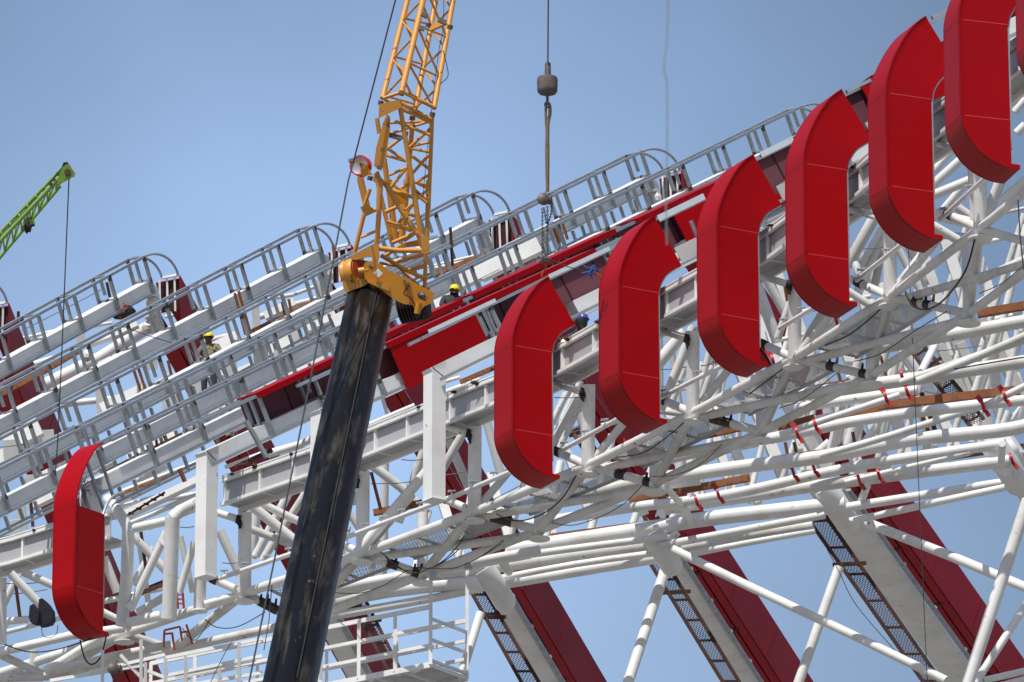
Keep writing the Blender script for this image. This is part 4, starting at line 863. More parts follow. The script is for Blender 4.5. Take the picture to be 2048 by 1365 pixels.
# ------------------------------------------------------------------ black cables
CAB = [('black cable looping along the mesh walkway under the second whole fin', 'L', [(905, 385), (1080, 355), (1210, 275), (1355, 155)], 8, 150), ('thick black cable sagging below the walkway of the hoisted fin', 'L', [(640, 505), (560, 640), (450, 740), (310, 800), (200, 800), (110, 760)], 10, 153), ('black cable hanging in a long curve above the central sky', 'L', [(480, 820), (620, 835), (800, 780), (960, 690), (1085, 565)], 6, 152),
       ('black cable rising from the node under the second mesh walkway', 'L', [(1135, 510), (1300, 500), (1480, 420), (1610, 295)], 5, 148), ('short black cable behind the tail of the hoisted fin', 'L', [(40, 690), (270, 570)], 5, 151), ('black cable end left of the central tubes', 'L', [(0, 1050), (160, 935)], 6, 154), ('black cable against the walkway under the middle fins', 'G', [(490, 945), (640, 880), (760, 790), (850, 710)], 11, 140),
       ('thick black cable in a deep loop under the tallest fin', 'G', [(1010, 600), (1060, 690), (1160, 710), (1270, 640), (1400, 460), (1460, 260)], 13, 135), ('black cable crossing the long tubes below the right fins', 'G', [(680, 1050), (850, 1000), (1060, 860), (1280, 725)], 7, 138), ('black cable under the third mesh walkway', 'G', [(190, 1355), (350, 1290), (560, 1130)], 6, 142), ('black cable lying on the walkway left of the fourth fin', 'G', [(0, 1260), (120, 1170), (210, 1100)], 9, 143),
       ('black cable lying on a white tube at the right edge', 'G', [(1330, 1100), (1560, 1060), (1800, 1020)], 9, 149), ('thin black cable at the upper right edge', 'G', [(1490, 610), (1640, 540), (1790, 415)], 6, 138), ('black cable bundle hanging from the node right of the tall bracket', 'K', [(950, 485), (1060, 580), (1180, 630), (1350, 560), (1480, 430), (1560, 280)], 8, 155), ('second strand of the hanging cable bundle beside the boom', 'K', [(980, 520), (1080, 600), (1200, 610), (1360, 560), (1500, 440), (1590, 280)], 7, 155.2),
       ('black cable curving right of the boom bottom', 'K', [(620, 760), (800, 765), (970, 710), (1110, 620)], 6, 156), ('black cable passing over the platform posts', 'K', [(1180, 590), (1400, 600), (1520, 570), (1640, 510), (1760, 435)], 6, 154), ('black cable in a deep loop under the lone fin', 'I', [(540, 1080), (570, 1200), (620, 1245), (680, 1190), (720, 1040)], 11, 158), ('black cable along the tube left of the lone fin', 'I', [(30, 1110), (200, 1160), (400, 1140), (640, 1060)], 9, 158),
       ('black cable sagging right of the red trestle', 'I', [(1380, 940), (1450, 990), (1550, 1000), (1650, 970), (1790, 890)], 7, 157), ('thin black cable hooked below the red trestle', 'I', [(1420, 935), (1340, 1060), (1290, 1075), (1230, 1000)], 6, 157), ('black cable sloping across the second rib', 'a', [(1390, 870), (1700, 980), (2048, 1090)], 9, 176), ('thin cable hanging beside the dark mesh ladder', 'O', [(510, 450), (600, 620), (720, 850), (990, 1165)], 5, 165),
       ('black cable loop below the left tube end', 'I', [(280, 1000), (290, 1050), (330, 1065), (380, 1040), (390, 980)], 5, 158), ('thin cable dropping from the platform rail', 'I', [(1560, 1095), (1500, 1200), (1420, 1365)], 5, 154), ('brown cable coil hanging under the long tube', 'O', [(120, 290), (118, 370), (150, 390), (185, 350), (190, 290)], 6, 166)]
for lab, c, pts, w_, D in CAB:
    s_ = CROP[c][2]
    dc = (lambda x, y: Dr(q(c, x, y)[0]) + 1.9) if c in 'LG' or (c == 'K' and 'hanging' not in lab) else (lambda x, y: D)
    o = MB().tube(spline([Q(c, x, y, dc(x, y)) for x, y in pts], 8), w_ / s_ / 2 * D / FPX, 7).build('black_cable', 'black' if 'brown' not in lab else 'rust'); tag(o, lab, 'cable', 'cables slung under the roof')
o = MB().tube([P(1817, 500, 141), P(1831, 820, 141), P(1843, 1100, 141), P(1856, 1400, 141)], .009, 6).build('plumb_wire', 'wire'); tag(o, 'thin wire hanging straight down from the tail of the tallest fin', 'wire')
o = MB().tube([P(2036, 400, 128), P(2040, 470, 128), P(2047, 540, 128)], .014, 6).build('plumb_wire', 'wire'); tag(o, 'thin cables hanging at the right edge below the cut off fin', 'wire')
# near, out-of-focus wire
o = MB().tube(spline([P(1336, -60, 42), P(1335, 60, 42), P(1328, 138, 42), P(1334, 170, 42), P(1334, 300, 42), P(1332, 400, 42), P(1334, 490, 42)], 5), .0040, 6).build('foreground_wire', M['galv']); tag(o, 'faint blurred wire hanging close to the camera above the hoops', 'wire')

# ------------------------------------------------------------------ yellow crane
cr = thing('telescopic_crane', 'crane with a black telescopic boom and a yellow lattice jib', 'crane', P(560, 1400, 101))
top, bot = P(743, 580, 118), P(572, 1400, 100.6)
ax = (bot - top).normalized(); bot2 = top + ax * ((top.z - .5) / -ax.z)
s0 = ax.cross(Vector((0, 1, 0))).normalized()
if s0.x < 0: s0 = -s0
f0 = s0.cross(ax).normalized()
if f0.y > 0: f0 = -f0                              # f0 points to the camera
M['boom'] = boom_mat(ax, s0, f0)
prof = []
hw = .345
for u, v in [(-1, .35), (-.97, .55), (-.88, .70), (-.62, .86), (-.50, .80), (-.38, .92), (-.1, 1.0), (.12, .99), (.30, .90), (.36, .80), (.52, .84), (.75, .72), (.93, .52), (1, .30), (1, -.6), (.8, -1), (-.8, -1), (-1, -.6)]: prof.append((u * hw, v * hw))
def boomseg(a, b, k, name):
    m_ = MB().prism([a + s0 * u * k + f0 * v * k for u, v in prof], b - a); i0 = len(m_.v)
    for i in range(len(m_.sm)): m_.sm[i] = i >= 2
    o = m_.build(name, 'boom', cr); md = o.modifiers.new('split', 'EDGE_SPLIT'); md.split_angle = R_(34)
    md2 = o
    return o
boomseg(top + ax * .02, bot2, 1.0, 'boom')
# rotate boom object space so streaks follow the length: a long thin seam and welds
MB().tube([top + ax * .2 + f0 * .318 + s0 * .13, bot + f0 * .318 + s0 * .13], .010, 5).build('boom_seam', 'soot', cr)
MB().bar(top + ax * .00 + UZ * .03, top + ax * .10, .60, .60, ax=(s0, f0)).build('boom_collar', 'black', cr)
def CT(name, pts, wpx, c='p', D=117.5, m='yellow', n=10):
    ds = D if isinstance(D, (list, tuple)) else [D] * len(pts)
    if len(ds) != len(pts): ds = [lerp(ds[0], ds[-1], i / (len(pts) - 1)) for i in range(len(pts))]
    P3 = [Q(c, x, y, d_) for (x, y), d_ in zip(pts, ds)]; Dm = sum(ds) / len(ds); wpx = wpx * 1.18
    return MB().tube(P3, wpx / CROP[c][2] / 2 * Dm / FPX, n).build(name, m, cr)
# upper lattice section: left, front, back, right chords
CH = {'L': ((765, 197, 118.0), (891, -300, 122)), 'F': ((803, 185, 117.4), (916, -300, 121.4)), 'K': ((831, 216, 118.9), (928, -300, 122.8)), 'R': ((868, 217, 118.2), (959, -300, 122.2))}
cc = {k: (P(*a), P(*b)) for k, (a, b) in CH.items()}
for k, (a, b) in cc.items(): MB().tube([a, b], .042 if k != 'F' else .047, 12).build('jib_chord', 'yellow', cr)
def cp(k, t): return cc[k][0].lerp(cc[k][1], t)
nb = 6.6
for i in range(8):
    t0, t1, tm = i / nb, (i + 1) / nb, (i + .5) / nb
    if t0 >= 1: break
    t1 = min(t1, 1)
    for a, b, ph in (('L', 'K', .08), ('F', 'R', -.22)):
        u0, u1 = max(t0 + ph / nb, 0), min(t1 + ph / nb, 1)
        MB().tube([cp(a, u0), cp(b, u0)], .018, 8).build('lacing', 'yellow', cr)
        MB().tube([cp(b, u0), cp(a, u1)], .019, 8).build('lacing', 'yellow', cr)
    for a, b in (('L', 'F'), ('K', 'R')):
        MB().tube([cp(a, t0), cp(b, min(tm, 1))], .018, 8).build('lacing', 'yellow', cr)
        MB().tube([cp(b, min(tm, 1)), cp(a, t1)], .018, 8).build('lacing', 'yellow', cr)
# lower lattice section
SEG = [([(1250, 740), (1240, 1000), (1225, 1365)], 24, 'B', 118.2), ([(1160, 0), (1153, 250), (1150, 480)], 26, 'C', 118.2), ([(1142, 490), (1135, 745)], 24, 'C', 117.6), ([(1035, 660), (1090, 1000), (1150, 1365)], 28, 'B', 117.4), ([(1050, 0), (1110, 360)], 30, 'C', 117.4),
       ([(1125, 760), (1100, 1050), (1070, 1365)], 28, 'B', 118.7), ([(935, 1030), (960, 1200), (990, 1365)], 32, 'B', 118), ([(830, 20), (880, 230), (925, 410)], 26, 'C', 118), ([(890, 770), (905, 870)], 26, 'B', 118), ([(1020, 0), (985, 400)], 40, 'C', 118.9), ([(900, 0), (945, 400)], 38, 'C', 118.9),
       ([(905, 1190), (900, 1365)], 28, 'B', 117.2), ([(850, 10), (825, 420)], 30, 'C', 117.2), ([(940, 1190), (1060, 1365)], 30, 'B', 117.3), ([(880, 20), (985, 200), (1085, 350)], 32, 'C', 117.3), ([(745, 210), (680, 470)], 26, 'C', 117.8), ([(780, 1150), (830, 1365)], 38, 'B', 117.8), ([(715, 0), (755, 160)], 36, 'C', 117.8),
       ([(720, 375), (815, 335)], 16, 'C', 117.5), ([(740, 230), (850, 180)], 22, 'C', 117.6), ([(780, 60), (745, 160)], 22, 'C', 117.6), ([(835, 445), (960, 460), (1115, 460)], 28, 'C', 117.1), ([(930, 540), (1150, 480)], 22, 'C', 118), ([(850, 490), (1000, 580), (1130, 640)], 24, 'C', 117.5), ([(840, 540), (960, 560), (1100, 690)], 18, 'C', 117.7), ([(1130, 560), (1000, 600)], 26, 'C', 118.4),
       ([(1050, 670), (1240, 780)], 24, 'B', 118), ([(930, 640), (1050, 600)], 20, 'B', 117.8), ([(1070, 600), (1250, 690)], 20, 'B', 117.9), ([(940, 650), (1240, 800)], 18, 'B', 118), ([(1060, 720), (1240, 790)], 16, 'B', 118.4), ([(970, 800), (1240, 790)], 16, 'B', 118.4), ([(1010, 790), (1235, 880)], 18, 'B', 117.9), ([(950, 880), (1230, 790)], 16, 'B', 118.3), ([(1100, 960), (1235, 840)], 18, 'B', 118.3), ([(1100, 955), (1235, 925)], 16, 'B', 118.3),
       ([(1100, 965), (1230, 990)], 16, 'B', 118.3), ([(945, 980), (1060, 890)], 18, 'B', 117.8), ([(950, 960), (1080, 1050)], 18, 'B', 117.8), ([(945, 1010), (1080, 1050)], 16, 'B', 117.8), ([(1110, 1010), (1230, 1100)], 18, 'B', 118.2), ([(1120, 1130), (1225, 1010)], 18, 'B', 118.2), ([(970, 1140), (1085, 1090)], 16, 'B', 117.8), ([(980, 1220), (1085, 1090)], 18, 'B', 117.8), ([(975, 1190), (1080, 1260)], 16, 'B', 118), ([(1140, 1190), (1225, 1140)], 16, 'B', 118.2), ([(1130, 1185), (1225, 1205)], 16, 'B', 118.2), ([(990, 1240), (1130, 1285)], 22, 'B', 117.7), ([(1130, 1230), (1220, 1310)], 18, 'B', 118.2), ([(1080, 1365), (1140, 1310)], 20, 'B', 118.2),
       ([(880, 210), (960, 175)], 22, 'C', 117.8), ([(890, 270), (1050, 320)], 18, 'C', 117.9), ([(890, 285), (1050, 335)], 14, 'C', 118.3), ([(925, 410), (1090, 340)], 22, 'C', 117.8), ([(1000, 400), (1060, 360)], 16, 'C', 118.3), ([(870, 500), (985, 425)], 22, 'C', 118.3), ([(960, 290), (1065, 150)], 20, 'C', 118.2), ([(1010, 215), (1090, 240)], 22, 'C', 118.2), ([(1075, 90), (1150, 150)], 18, 'C', 118.1), ([(1080, 130), (1160, 60)], 16, 'C', 118.1), ([(920, 60), (1055, 110)], 18, 'C', 117.8), ([(910, 40), (960, 0)], 18, 'C', 118), ([(1080, 20), (1160, 60)], 14, 'C', 118.1), ([(940, 80), (1040, 20)], 16, 'C', 118.4)]
for pts, w_, c, D in SEG: CT('strut', pts, w_, c, D)
def plate(name, c, pts, D, th, m='yellow_clean', par=cr):
    P3 = [Q(c, x, y, D) for x, y in pts]; return MB().prism(P3, FWD * th).build(name, m, par)
plate('end_frame_plate', 'B', [(905, 680), (960, 665), (1030, 650), (1050, 700), (960, 740), (900, 770)], 117.3, .12, 'yellow')
plate('link_plate', 'B', [(955, 740), (975, 760), (975, 830), (945, 1060), (915, 1110), (870, 1080), (885, 960), (930, 800)], 117.1, .16, 'yellow')
plate('link_end', 'B', [(870, 1130), (900, 1110), (915, 1150), (950, 1190), (900, 1200), (865, 1180)], 117.2, .14, 'yellow')
plate('sheave_bracket', 'B', [(740, 1045), (760, 1045), (800, 1060), (830, 1080), (850, 1120), (865, 1140), (830, 1140), (800, 1160), (785, 1130), (780, 1080)], 117.0, .03)
plate('perforated_plate', 'B', [(985, 1240), (1090, 1260), (1085, 1330), (1050, 1325), (1010, 1280)], 118, .05)
plate('gusset', 'C', [(1075, 350), (1165, 375), (1160, 480), (1130, 485), (1100, 430)], 117.3, .18, 'yellow')
plate('gusset', 'C', [(715, 180), (760, 155), (810, 195), (790, 205), (750, 235), (735, 215)], 117.4, .12, 'yellow')
plate('gusset', 'C', [(1000, 410), (1090, 390), (1110, 430), (960, 445)], 118, .05)
plate('head_top_frame', 'C', [(655, 500), (680, 480), (800, 425), (812, 412), (838, 425), (838, 500), (820, 570), (795, 570), (792, 500), (740, 505), (700, 520), (665, 520)], 117.0, .45, 'yellow')
plate('head_side_plate', 'C', [(738, 560), (750, 535), (780, 528), (850, 545), (890, 585), (1040, 650), (1130, 700), (1200, 735), (1180, 800), (1130, 825), (1105, 862), (1080, 862), (1060, 815), (1000, 808), (930, 775), (850, 712), (770, 670), (745, 640)], 116.85, .05)
plate('head_side_plate', 'C', [(660, 500), (720, 520), (850, 545), (900, 590), (1130, 700), (1180, 720), (1150, 790), (1000, 790), (930, 775), (700, 720), (640, 740), (610, 700)], 117.35, .05)
plate('head_base', 'C', [(600, 640), (660, 660), (735, 640), (770, 670), (740, 690), (660, 720), (625, 735), (605, 700)], 116.95, .45, 'yellow')
plate('head_flange', 'C', [(770, 668), (850, 660), (905, 690), (905, 725), (850, 705)], 116.80, .04, 'yellow')
xa = (Q('C', 780, 560, 116.9) - Q('C', 640, 600, 117.2))
MB().lathe(Q('C', 655, 605, 117.1), Vector((1, -.55, .12)), [(0, -.10), (.20, -.10), (.215, -.08), (.20, -.03), (.215, .0), (.215, .08), (.20, .11), (.12, .11), (.10, .09), (.0, .09)], 28).build('pin_drum', 'yellow', cr)
MB().lathe(Q('C', 690, 585, 116.95), Vector((1, -.55, .12)), [(0, 0), (.13, 0), (.13, .012), (.0, .013)], 20).build('red_paint_patch', 'orange', cr)
MB().lathe(Q('C', 790, 560, 116.9), Vector((.2, -1, 0)), [(0, -.05), (.06, -.05), (.06, .03), (.045, .05), (0, .05)], 16).build('pin', 'iron', cr)
MB().tube([Q('C', 705, 595, 116.9), Q('C', 770, 585, 116.9)], .055, 14).build('pin_shaft', 'yellow', cr)
dr = []
for i in range(9): dr += [(.21, .05 * i), (.27, .05 * i + .008), (.27, .05 * i + .028), (.21, .05 * i + .04)]
MB().lathe(Q('C', 970, 830, 117.3), Vector((1, -.25, .12)), [(0, 0)] + dr + [(0, .46)], 28).build('rope_sheaves', 'soot', cr)
MB().lathe(Q('C', 1120, 830, 117.1), Vector((1, -.3, .1)), [(0, 0), (.17, 0), (.19, .05), (.17, .1), (0, .1)], 24).build('rope_sheave', 'soot', cr)
MB().blob(Q('C', 1120, 755, 116.7), .06, .06, .06, 10, .2).build('bearing', 'iron', cr)
MB().bar(Q('C', 1095, 735, 116.7), Q('C', 1150, 780, 116.7), .06, .05).build('bearing_block', 'iron', cr)
MB().blob(Q('C', 1085, 875, 116.8), .05, .05, .05, 10).build('roller', 'black', cr)
MB().tube([Q('C', 1085, 870, 116.8), Q('C', 1100, 800, 116.8)], .05, 10).build('roller_arm', 'yellow_clean', cr)
MB().bar(Q('C', 818, 590, 116.78), Q('C', 848, 622, 116.78), .10, .005, up=Vector((0, 1, 0))).build('sticker', 'paper', cr)
for x, y, r in ((1005, 662, .022), (1030, 680, .03), (1022, 710, .015)):
    MB().lathe(Q('C', x, y, 116.84), Vector((0, -1, -.2)), [(0, 0), (r, 0), (r, .03), (0, .03)], 12).build('bolt', 'iron', cr)
for c, x, y in (('B', 962, 787), ('B', 925, 975), ('B', 900, 1090), ('B', 790, 1075), ('B', 890, 1150)):
    MB().lathe(Q(c, x, y, 116.98), Vector((0, -1, -.2)), [(0, 0), (.032, 0), (.032, .04), (0, .04)], 12).build('bolt', 'iron', cr)
for c, x, y in (('B', 1048, 610), ('B', 1250, 745), ('B', 915, 670), ('B', 1120, 770), ('B', 1365, 178), ('B', 1225, 165), ('B', 1075, 870), ('B', 845, 1160)):
    MB().tube([Q(c, x - 3, y + 14, 117.6), Q(c, x + 3, y - 14, 117.6)], .046, 10).build('chord_joint', 'iron', cr)
for a, b in (((1180, 90), (1220, 110)), ((1160, 180), (1200, 190)), ((1290, 130), (1340, 150)), ((940, 870), (1050, 900))):
    MB().bar(Q('B', *a, 117.4), Q('B', *b, 117.4), .05, .07).build('cleat', 'iron', cr)
MB().bar(Q('B', 1230, 190, 117.6), Q('B', 1340, 140, 117.6), .08, .09).build('crossbar', 'yellow', cr)
shx = Q('B', 783, 1080, 117.2); sax = Vector((-.45, -1, -.1))
MB().lathe(shx - sax.normalized() * .04, sax, [(.14, -.03), (.165, -.03), (.165, .0), (.145, .02), (.145, .04), (.165, .06), (.165, .09), (.14, .09), (.14, -.03)], 28).build('sheave_rim', 'clamp', cr)
MB().lathe(shx - sax.normalized() * .04, sax, [(0, -.02), (.143, -.02), (.143, .075), (.06, .05), (0, .05)], 24).build('sheave_disc', 'steel', cr)
MB().tube(spline([Q('B', 1320, 330, 118), Q('B', 1345, 430, 118), Q('B', 1350, 500, 118), Q('B', 1300, 548, 118)], 6), .007, 5).build('hose', 'black', cr)
MB().tube(spline([Q('B', 1325, 0, 118.3), Q('B', 1320, 200, 118.2), Q('B', 1290, 350, 118.2), Q('B', 1230, 850, 118), Q('B', 1190, 1270, 118)], 6), .005, 5).build('hose', 'black', cr)
MB().tube(spline([Q('C', 1030, 680, 116.8), Q('C', 1000, 740, 116.8), Q('C', 1050, 770, 116.8), Q('C', 1075, 830, 116.8)], 5), .01, 5).build('hose', 'rust_dark', cr)
rp = [P(840, -190, 117), P(791, 0, 117), P(711, 308, 116.9), P(706, 330, 116.9)]
MB().tube(rp, .014, 6).build('luffing_rope', 'rope', cr)
MB().tube([P(706, 328, 116.9), P(697, 360, 116), P(617, 780, 110), P(553, 1100, 105), P(498, 1365, 101), P(480, 1450, 100)], .013, 6).build('luffing_rope', 'rope', cr)
MB().tube([P(544, 1170, 104), P(538, 1240, 104), P(528, 1300, 103)], .008, 6).build('spare_rope', 'rope', cr)
MB().bar(Q('B', 705, 1050, 117), Q('B', 740, 1040, 117), .05, .05).build('rope_guide', 'iron', cr)

# ------------------------------------------------------------------ green crane
gc = thing('lattice_crane', 'bright green lattice crane boom reaching in from the left edge', 'crane', P(-60, 560, 146))
GD = 146
def gq(x, y, d=0): return Q('A', x, y, GD + d)
gch = {'a': (gq(400, 125, 0), gq(-330, 880, 0)), 'b': (gq(425, 140, -.6), gq(-330, 945, -.6)), 'c': (gq(392, 235, -.1), gq(-330, 1090, -.1))}
for k, (a, b) in gch.items(): MB().tube([a, b], .042 if k == 'b' else .034, 10).build('chord', 'green', gc)
for i in range(13):
    t0, t1 = i / 13, (i + 1) / 13; tm = (t0 + t1) / 2
    gl = lambda k, t: gch[k][0].lerp(gch[k][1], t)
    MB().tube([gl('a', t0), gl('c', tm), gl('a', t1)], .016, 6).build('lacing', 'green', gc)
    MB().tube([gl('b', t0), gl('c', tm)], .016, 6).build('lacing', 'green', gc)
    MB().tube([gl('b', t1), gl('c', tm)], .016, 6).build('lacing', 'green', gc)
    MB().tube([gl('a', t0), gl('b', t0)], .016, 6).build('lacing', 'green', gc)
def gplate(n, pts, D, th, m): MB().prism([Q('A', x, y, D) for x, y in pts], FWD * th).build(n, m, gc)
gplate('head_plate', [(405, 115), (430, 95), (452, 95), (465, 125), (468, 170), (452, 195), (415, 195), (385, 235), (370, 200), (395, 150)], GD - .7, .06, 'green')
gplate('head_plate', [(400, 120), (430, 95), (450, 100), (462, 130), (462, 170), (440, 195), (390, 225), (375, 190)], GD - .2, .06, 'green')
gplate('head_top', [(408, 95), (412, 82), (438, 80), (440, 95), (405, 130), (398, 120)], GD - .6, .3, 'black')
gplate('head_horn', [(452, 95), (466, 122), (488, 155), (480, 178), (466, 180), (470, 160), (458, 130)], GD - .5, .1, 'green')
MB().lathe(Q('A', 440, 150, GD - .72), Vector((0, -1, 0)), [(0, 0), (.065, 0), (.065, .05), (0, .05)], 16).build('sheave', 'rust_dark', gc)
for x, y in ((375, 160), (350, 195), (330, 225)): MB().lathe(Q('A', x, y, GD - .75), Vector((0, -1, 0)), [(0, 0), (.04, 0), (.04, .02), (0, .02)], 12).build('dark_hole', 'black', gc)
MB().bar(gq(205, 450, -.2), gq(215, 485, -.2), .12, .08).build('hanger_plate', 'green', gc)
MB().tube([gq(208, 475, -.2), gq(213, 498, -.2), gq(222, 495, -.2), gq(216, 470, -.2)], .02, 6).build('hanger_ring', 'black', gc)
MB().blob(gq(180, 490, -.2), .09, .08, .16, 8, .2).build('limit_switch', 'black', gc)
MB().tube([gq(448, 195, -.5), gq(400, 1365, -.5), P(115, 889, GD - .5), P(111, 945, GD - .5)], .013, 6).build('hoist_rope', 'rope', gc)
MB().tube([gq(400, 120, -.3), gq(150, 410, -.4), gq(-60, 620, -.5)], .012, 5).build('boom_rope', 'rope', gc)

# ------------------------------------------------------------------ hook block, sling, chain hoist
HD = 147.5
hb = thing('hook_block', 'weathered round counterweight hook hanging on a steel rope', 'crane hook', P(1095, 190, HD))
def hq(x, y): return Q('D', x, y, HD)
MB().tube([P(1097, -60, HD), hq(376, 150)], .014, 8).build('hoist_rope', 'rope', hb)
MB().lathe(hq(376, 228), UZ, [(0, -.02), (.065, -.02), (.062, .05), (.06, .20), (.052, .25), (0, .25)], 18).build('rope_socket', 'iron', hb)
MB().lathe(hq(373, 352), UZ, [(0, 0), (.10, 0), (.17, .015), (.195, .05), (.20, .10), (.205, .30), (.19, .34), (.12, .36), (.05, .37), (0, .38)], 32).build('weight', mat('concrete_grey_weight', (.09, .075, .07), .8, 0, (.17, .14, .12), .8, 6), hb)
MB().tube([hq(373, 355), hq(373, 400)], .03, 10).build('hook_shank', 'iron', hb)
MB().tube([hq(373, 385) + Vector((.045 * math.cos(t), 0, -.12 + .055 * math.sin(t))) for t in [math.pi * (.6 + 1.6 * i / 12) for i in range(13)]], .022, 8).build('hook', 'iron', hb)
sl = thing('lifting_sling', 'worn tan lifting sling looped on the crane hook', 'sling', hq(372, 990))
MB().tube(spline([hq(388, 425), hq(390, 480), hq(376, 560), hq(376, 760), hq(374, 985)], 5), .034, 8).build('sling_leg', 'sling', sl)
MB().tube(spline([hq(364, 425), hq(362, 500), hq(368, 600), hq(366, 760), hq(371, 985)], 5), .026, 8).build('sling_leg', 'sling', sl)
MB().tube(spline([hq(364, 425), hq(376, 408), hq(388, 425)], 5), .03, 8).build('sling_eye', 'sling', sl)
def chain(a, b, n, par, r=.008, sc=.8):
    m_ = MB()
    for i in range(n):
        c = a.lerp(b, (i + .5) / n); L = (b - a).length / n * .66; d = (b - a).normalized(); s1, s2 = frame(d)
        s_ = s1 if i % 2 else s2
        m_.tube([c + d * (L * math.cos(t)) + s_ * (.022 * sc * math.sin(t)) for t in [2 * math.pi * j / 8 for j in range(9)]], r, 5, False)
    return m_.build('chain', 'iron', par)
def chain_hoist(c, D, label, ends):
    root = thing('chain_hoist', label, 'chain hoist', c, None)
    MB().lathe(c - Vector((.05, .1, 0)), Vector((.25, -1, .1)), [(0, -.02), (.11, -.02), (.125, .0), (.125, .05), (.10, .07), (.06, .1), (0, .1)], 20).build('hand_wheel_cover', 'iron', root)
    MB().lathe(c + Vector((.03, 0, .02)), Vector((1, -.3, .1)), [(0, 0), (.085, 0), (.09, .02), (.085, .09), (0, .1)], 18).build('gear_case', 'iron', root)
    MB().tube([c + Vector((0, 0, .1)), c + Vector((0.0, 0, .2)), c + Vector((.03, 0, .24)), c + Vector((.05, 0, .19))], .016, 7).build('top_hook', 'iron', root)
    for a, b, n in ends: chain(a, b, n, root)
    return root
ch = Q('h', 1430, 245, HD)
hh = lambda x, y: Q('h', x, y, HD)
chain_hoist(ch, HD, 'dark chain hoist hanging on the tan sling above the hoisted fin', [(hh(1393, 320), hh(1393, 900), 26), (hh(1450, 300), hh(1450, 900), 27), (hh(1410, 320), hh(1440, 500), 9), (hh(1500, 270), hh(1495, 380), 6), (hh(1495, 380), hh(1455, 505), 7)])
o = MB().tube(spline([hh(1400, 890), hh(1420, 950), hh(1440, 985), hh(1405, 1040), hh(1385, 1105)], 5), .022, 6).build('orange_strap', 'orange'); tag(o, 'faded orange strap tied to the top of the hoisted fin', 'strap')
o = MB().blob(hh(1430, 915), .12, .08, .06, 9, .3).build('load_hook', 'iron'); tag(o, 'dark load hook at the lower end of the chain hoist', 'hook')
lh = MB().tube(spline([hh(1480, 915), hh(1650, 980), hh(1800, 1020), hh(1890, 1050)], 5), .010, 5).build('guide_line', 'rope'); tag(lh, 'thin guide line from the hook to the blue strap', 'rope')
c2 = Q('I', 780, 1285, 156)
chain_hoist(c2, 156, 'black chain hoist hanging at the bottom left below the truss', [(c2 - UZ * .1 + Vector((-.04, 0, 0)), c2 - UZ * .7 + Vector((-.04, 0, 0)), 12), (c2 - UZ * .1 + Vector((.04, 0, 0)), c2 - UZ * .7 + Vector((.05, 0, 0)), 12)])
m_ = MB()
for i in range(14):
    p = Q('h', 1890 + random.uniform(0, 120), 1050 + random.uniform(-40, 40), 146.3); m_.tube(spline([p, p + Vector((random.uniform(-.1, .1), 0, random.uniform(-.1, .1))), p + Vector((random.uniform(-.14, .14), 0, random.uniform(-.12, .06)))], 4), .013, 5)
tag(m_.build('blue_strap', 'blue'), 'tangled blue strap tied at the left side of the second whole fin', 'strap')
m_ = MB().tube(spline([Q('h', 2000, 1060, 146.2), Q('h', 2030, 1080, 146.2), Q('h', 2060, 1120, 146.2)], 4), .022, 6); tag(m_.build('red_strap', 'orange'), 'short orange red strap beside the blue strap', 'strap')

# ------------------------------------------------------------------ hanging platform
pf = thing('hanging_platform', 'white steel work platform with handrails hanging under the truss', 'platform', P(861, 1330, 156))
Aq = P(861, 1330, 156.0); Bq = P(934, 1357, 157.2); Lq = P(300, 1442, 158.8)
dl = (Lq - Aq); dw = (Bq - Aq)
def pp(u, v, z): return Aq + dl * u + dw * v + UZ * z
for u in (0, .125, .253, .39, .54, .68, .84, 1): MB().bar(pp(u, 0, 0), pp(u, 0, 1.28 if u else 1.95), .075, .075).build('post', 'white', pf)
for u in (0, .25, .5, .75, 1): MB().bar(pp(u, 1, 0), pp(u, 1, 1.22 if u else 2.35), .07, .07).build('post', 'white', pf)
for v in (0, 1):
    for z, hgt in ((1.26, .09), (.82, .07), (.42, .07)): MB().bar(pp(0, v, z), pp(1, v, z), .05, hgt, up=UZ).build('rail', 'white', pf)
    MB().bar(pp(0, v, 0), pp(1, v, 0), .06, .12, up=UZ).build('deck_edge', 'white', pf)
for z in (.1, .55, 1.0): MB().bar(pp(0, 0, z), pp(0, 1, z), .05, .06, up=UZ).build('rail', 'white', pf)
mesh_panel(pp(0, .02, .03), pp(.6, .02, .03), pp(.6, .98, .03), pp(0, .98, .03), pf, 'deck_mesh', .06, 'mesh', .013)
for u in (0, .1, .2, .3, .4, .5): MB().bar(pp(u, 0, 0), pp(u, 1, 0), .05, .07, up=UZ).build('deck_bearer', 'white', pf)
for x0, y0, x1, y1 in ((642, 1285, 642, 1360),): MB().bar(P(x0, y0, 157), P(x1, y1, 157), .07, .07).build('post', 'white', pf)
for x, y in ((866, 1150), (937, 1130)): MB().bar(P(x - 8, y, 156), P(x + 8, y, 156), .12, .18).build('hanger_clamp', 'galv', pf)
# second platform piece at the left bottom
pf2 = thing('side_platform', 'white handrail frame of a platform at the bottom left, left of the boom', 'platform', P(331, 1365, 158))
for x, y in ((331, 1316), (371, 1310), (478, 1284), (439, 1337), (282, 1280), (291, 1325), (205, 1300)): MB().bar(P(x, y, 158), P(x, 1420, 158), .07, .07).build('post', 'white', pf2)
for a, b in (((331, 1316), (525, 1278)), ((331, 1352), (525, 1312)), ((350, 1354), (525, 1322)), ((331, 1378), (525, 1346)), ((180, 1345), (330, 1310)), ((100, 1362), (290, 1330)), ((290, 1340), (330, 1356)), ((240, 1310), (300, 1375))): MB().bar(P(*a, 158), P(*b, 158), .05, .07, up=UZ).build('rail', 'white', pf2)

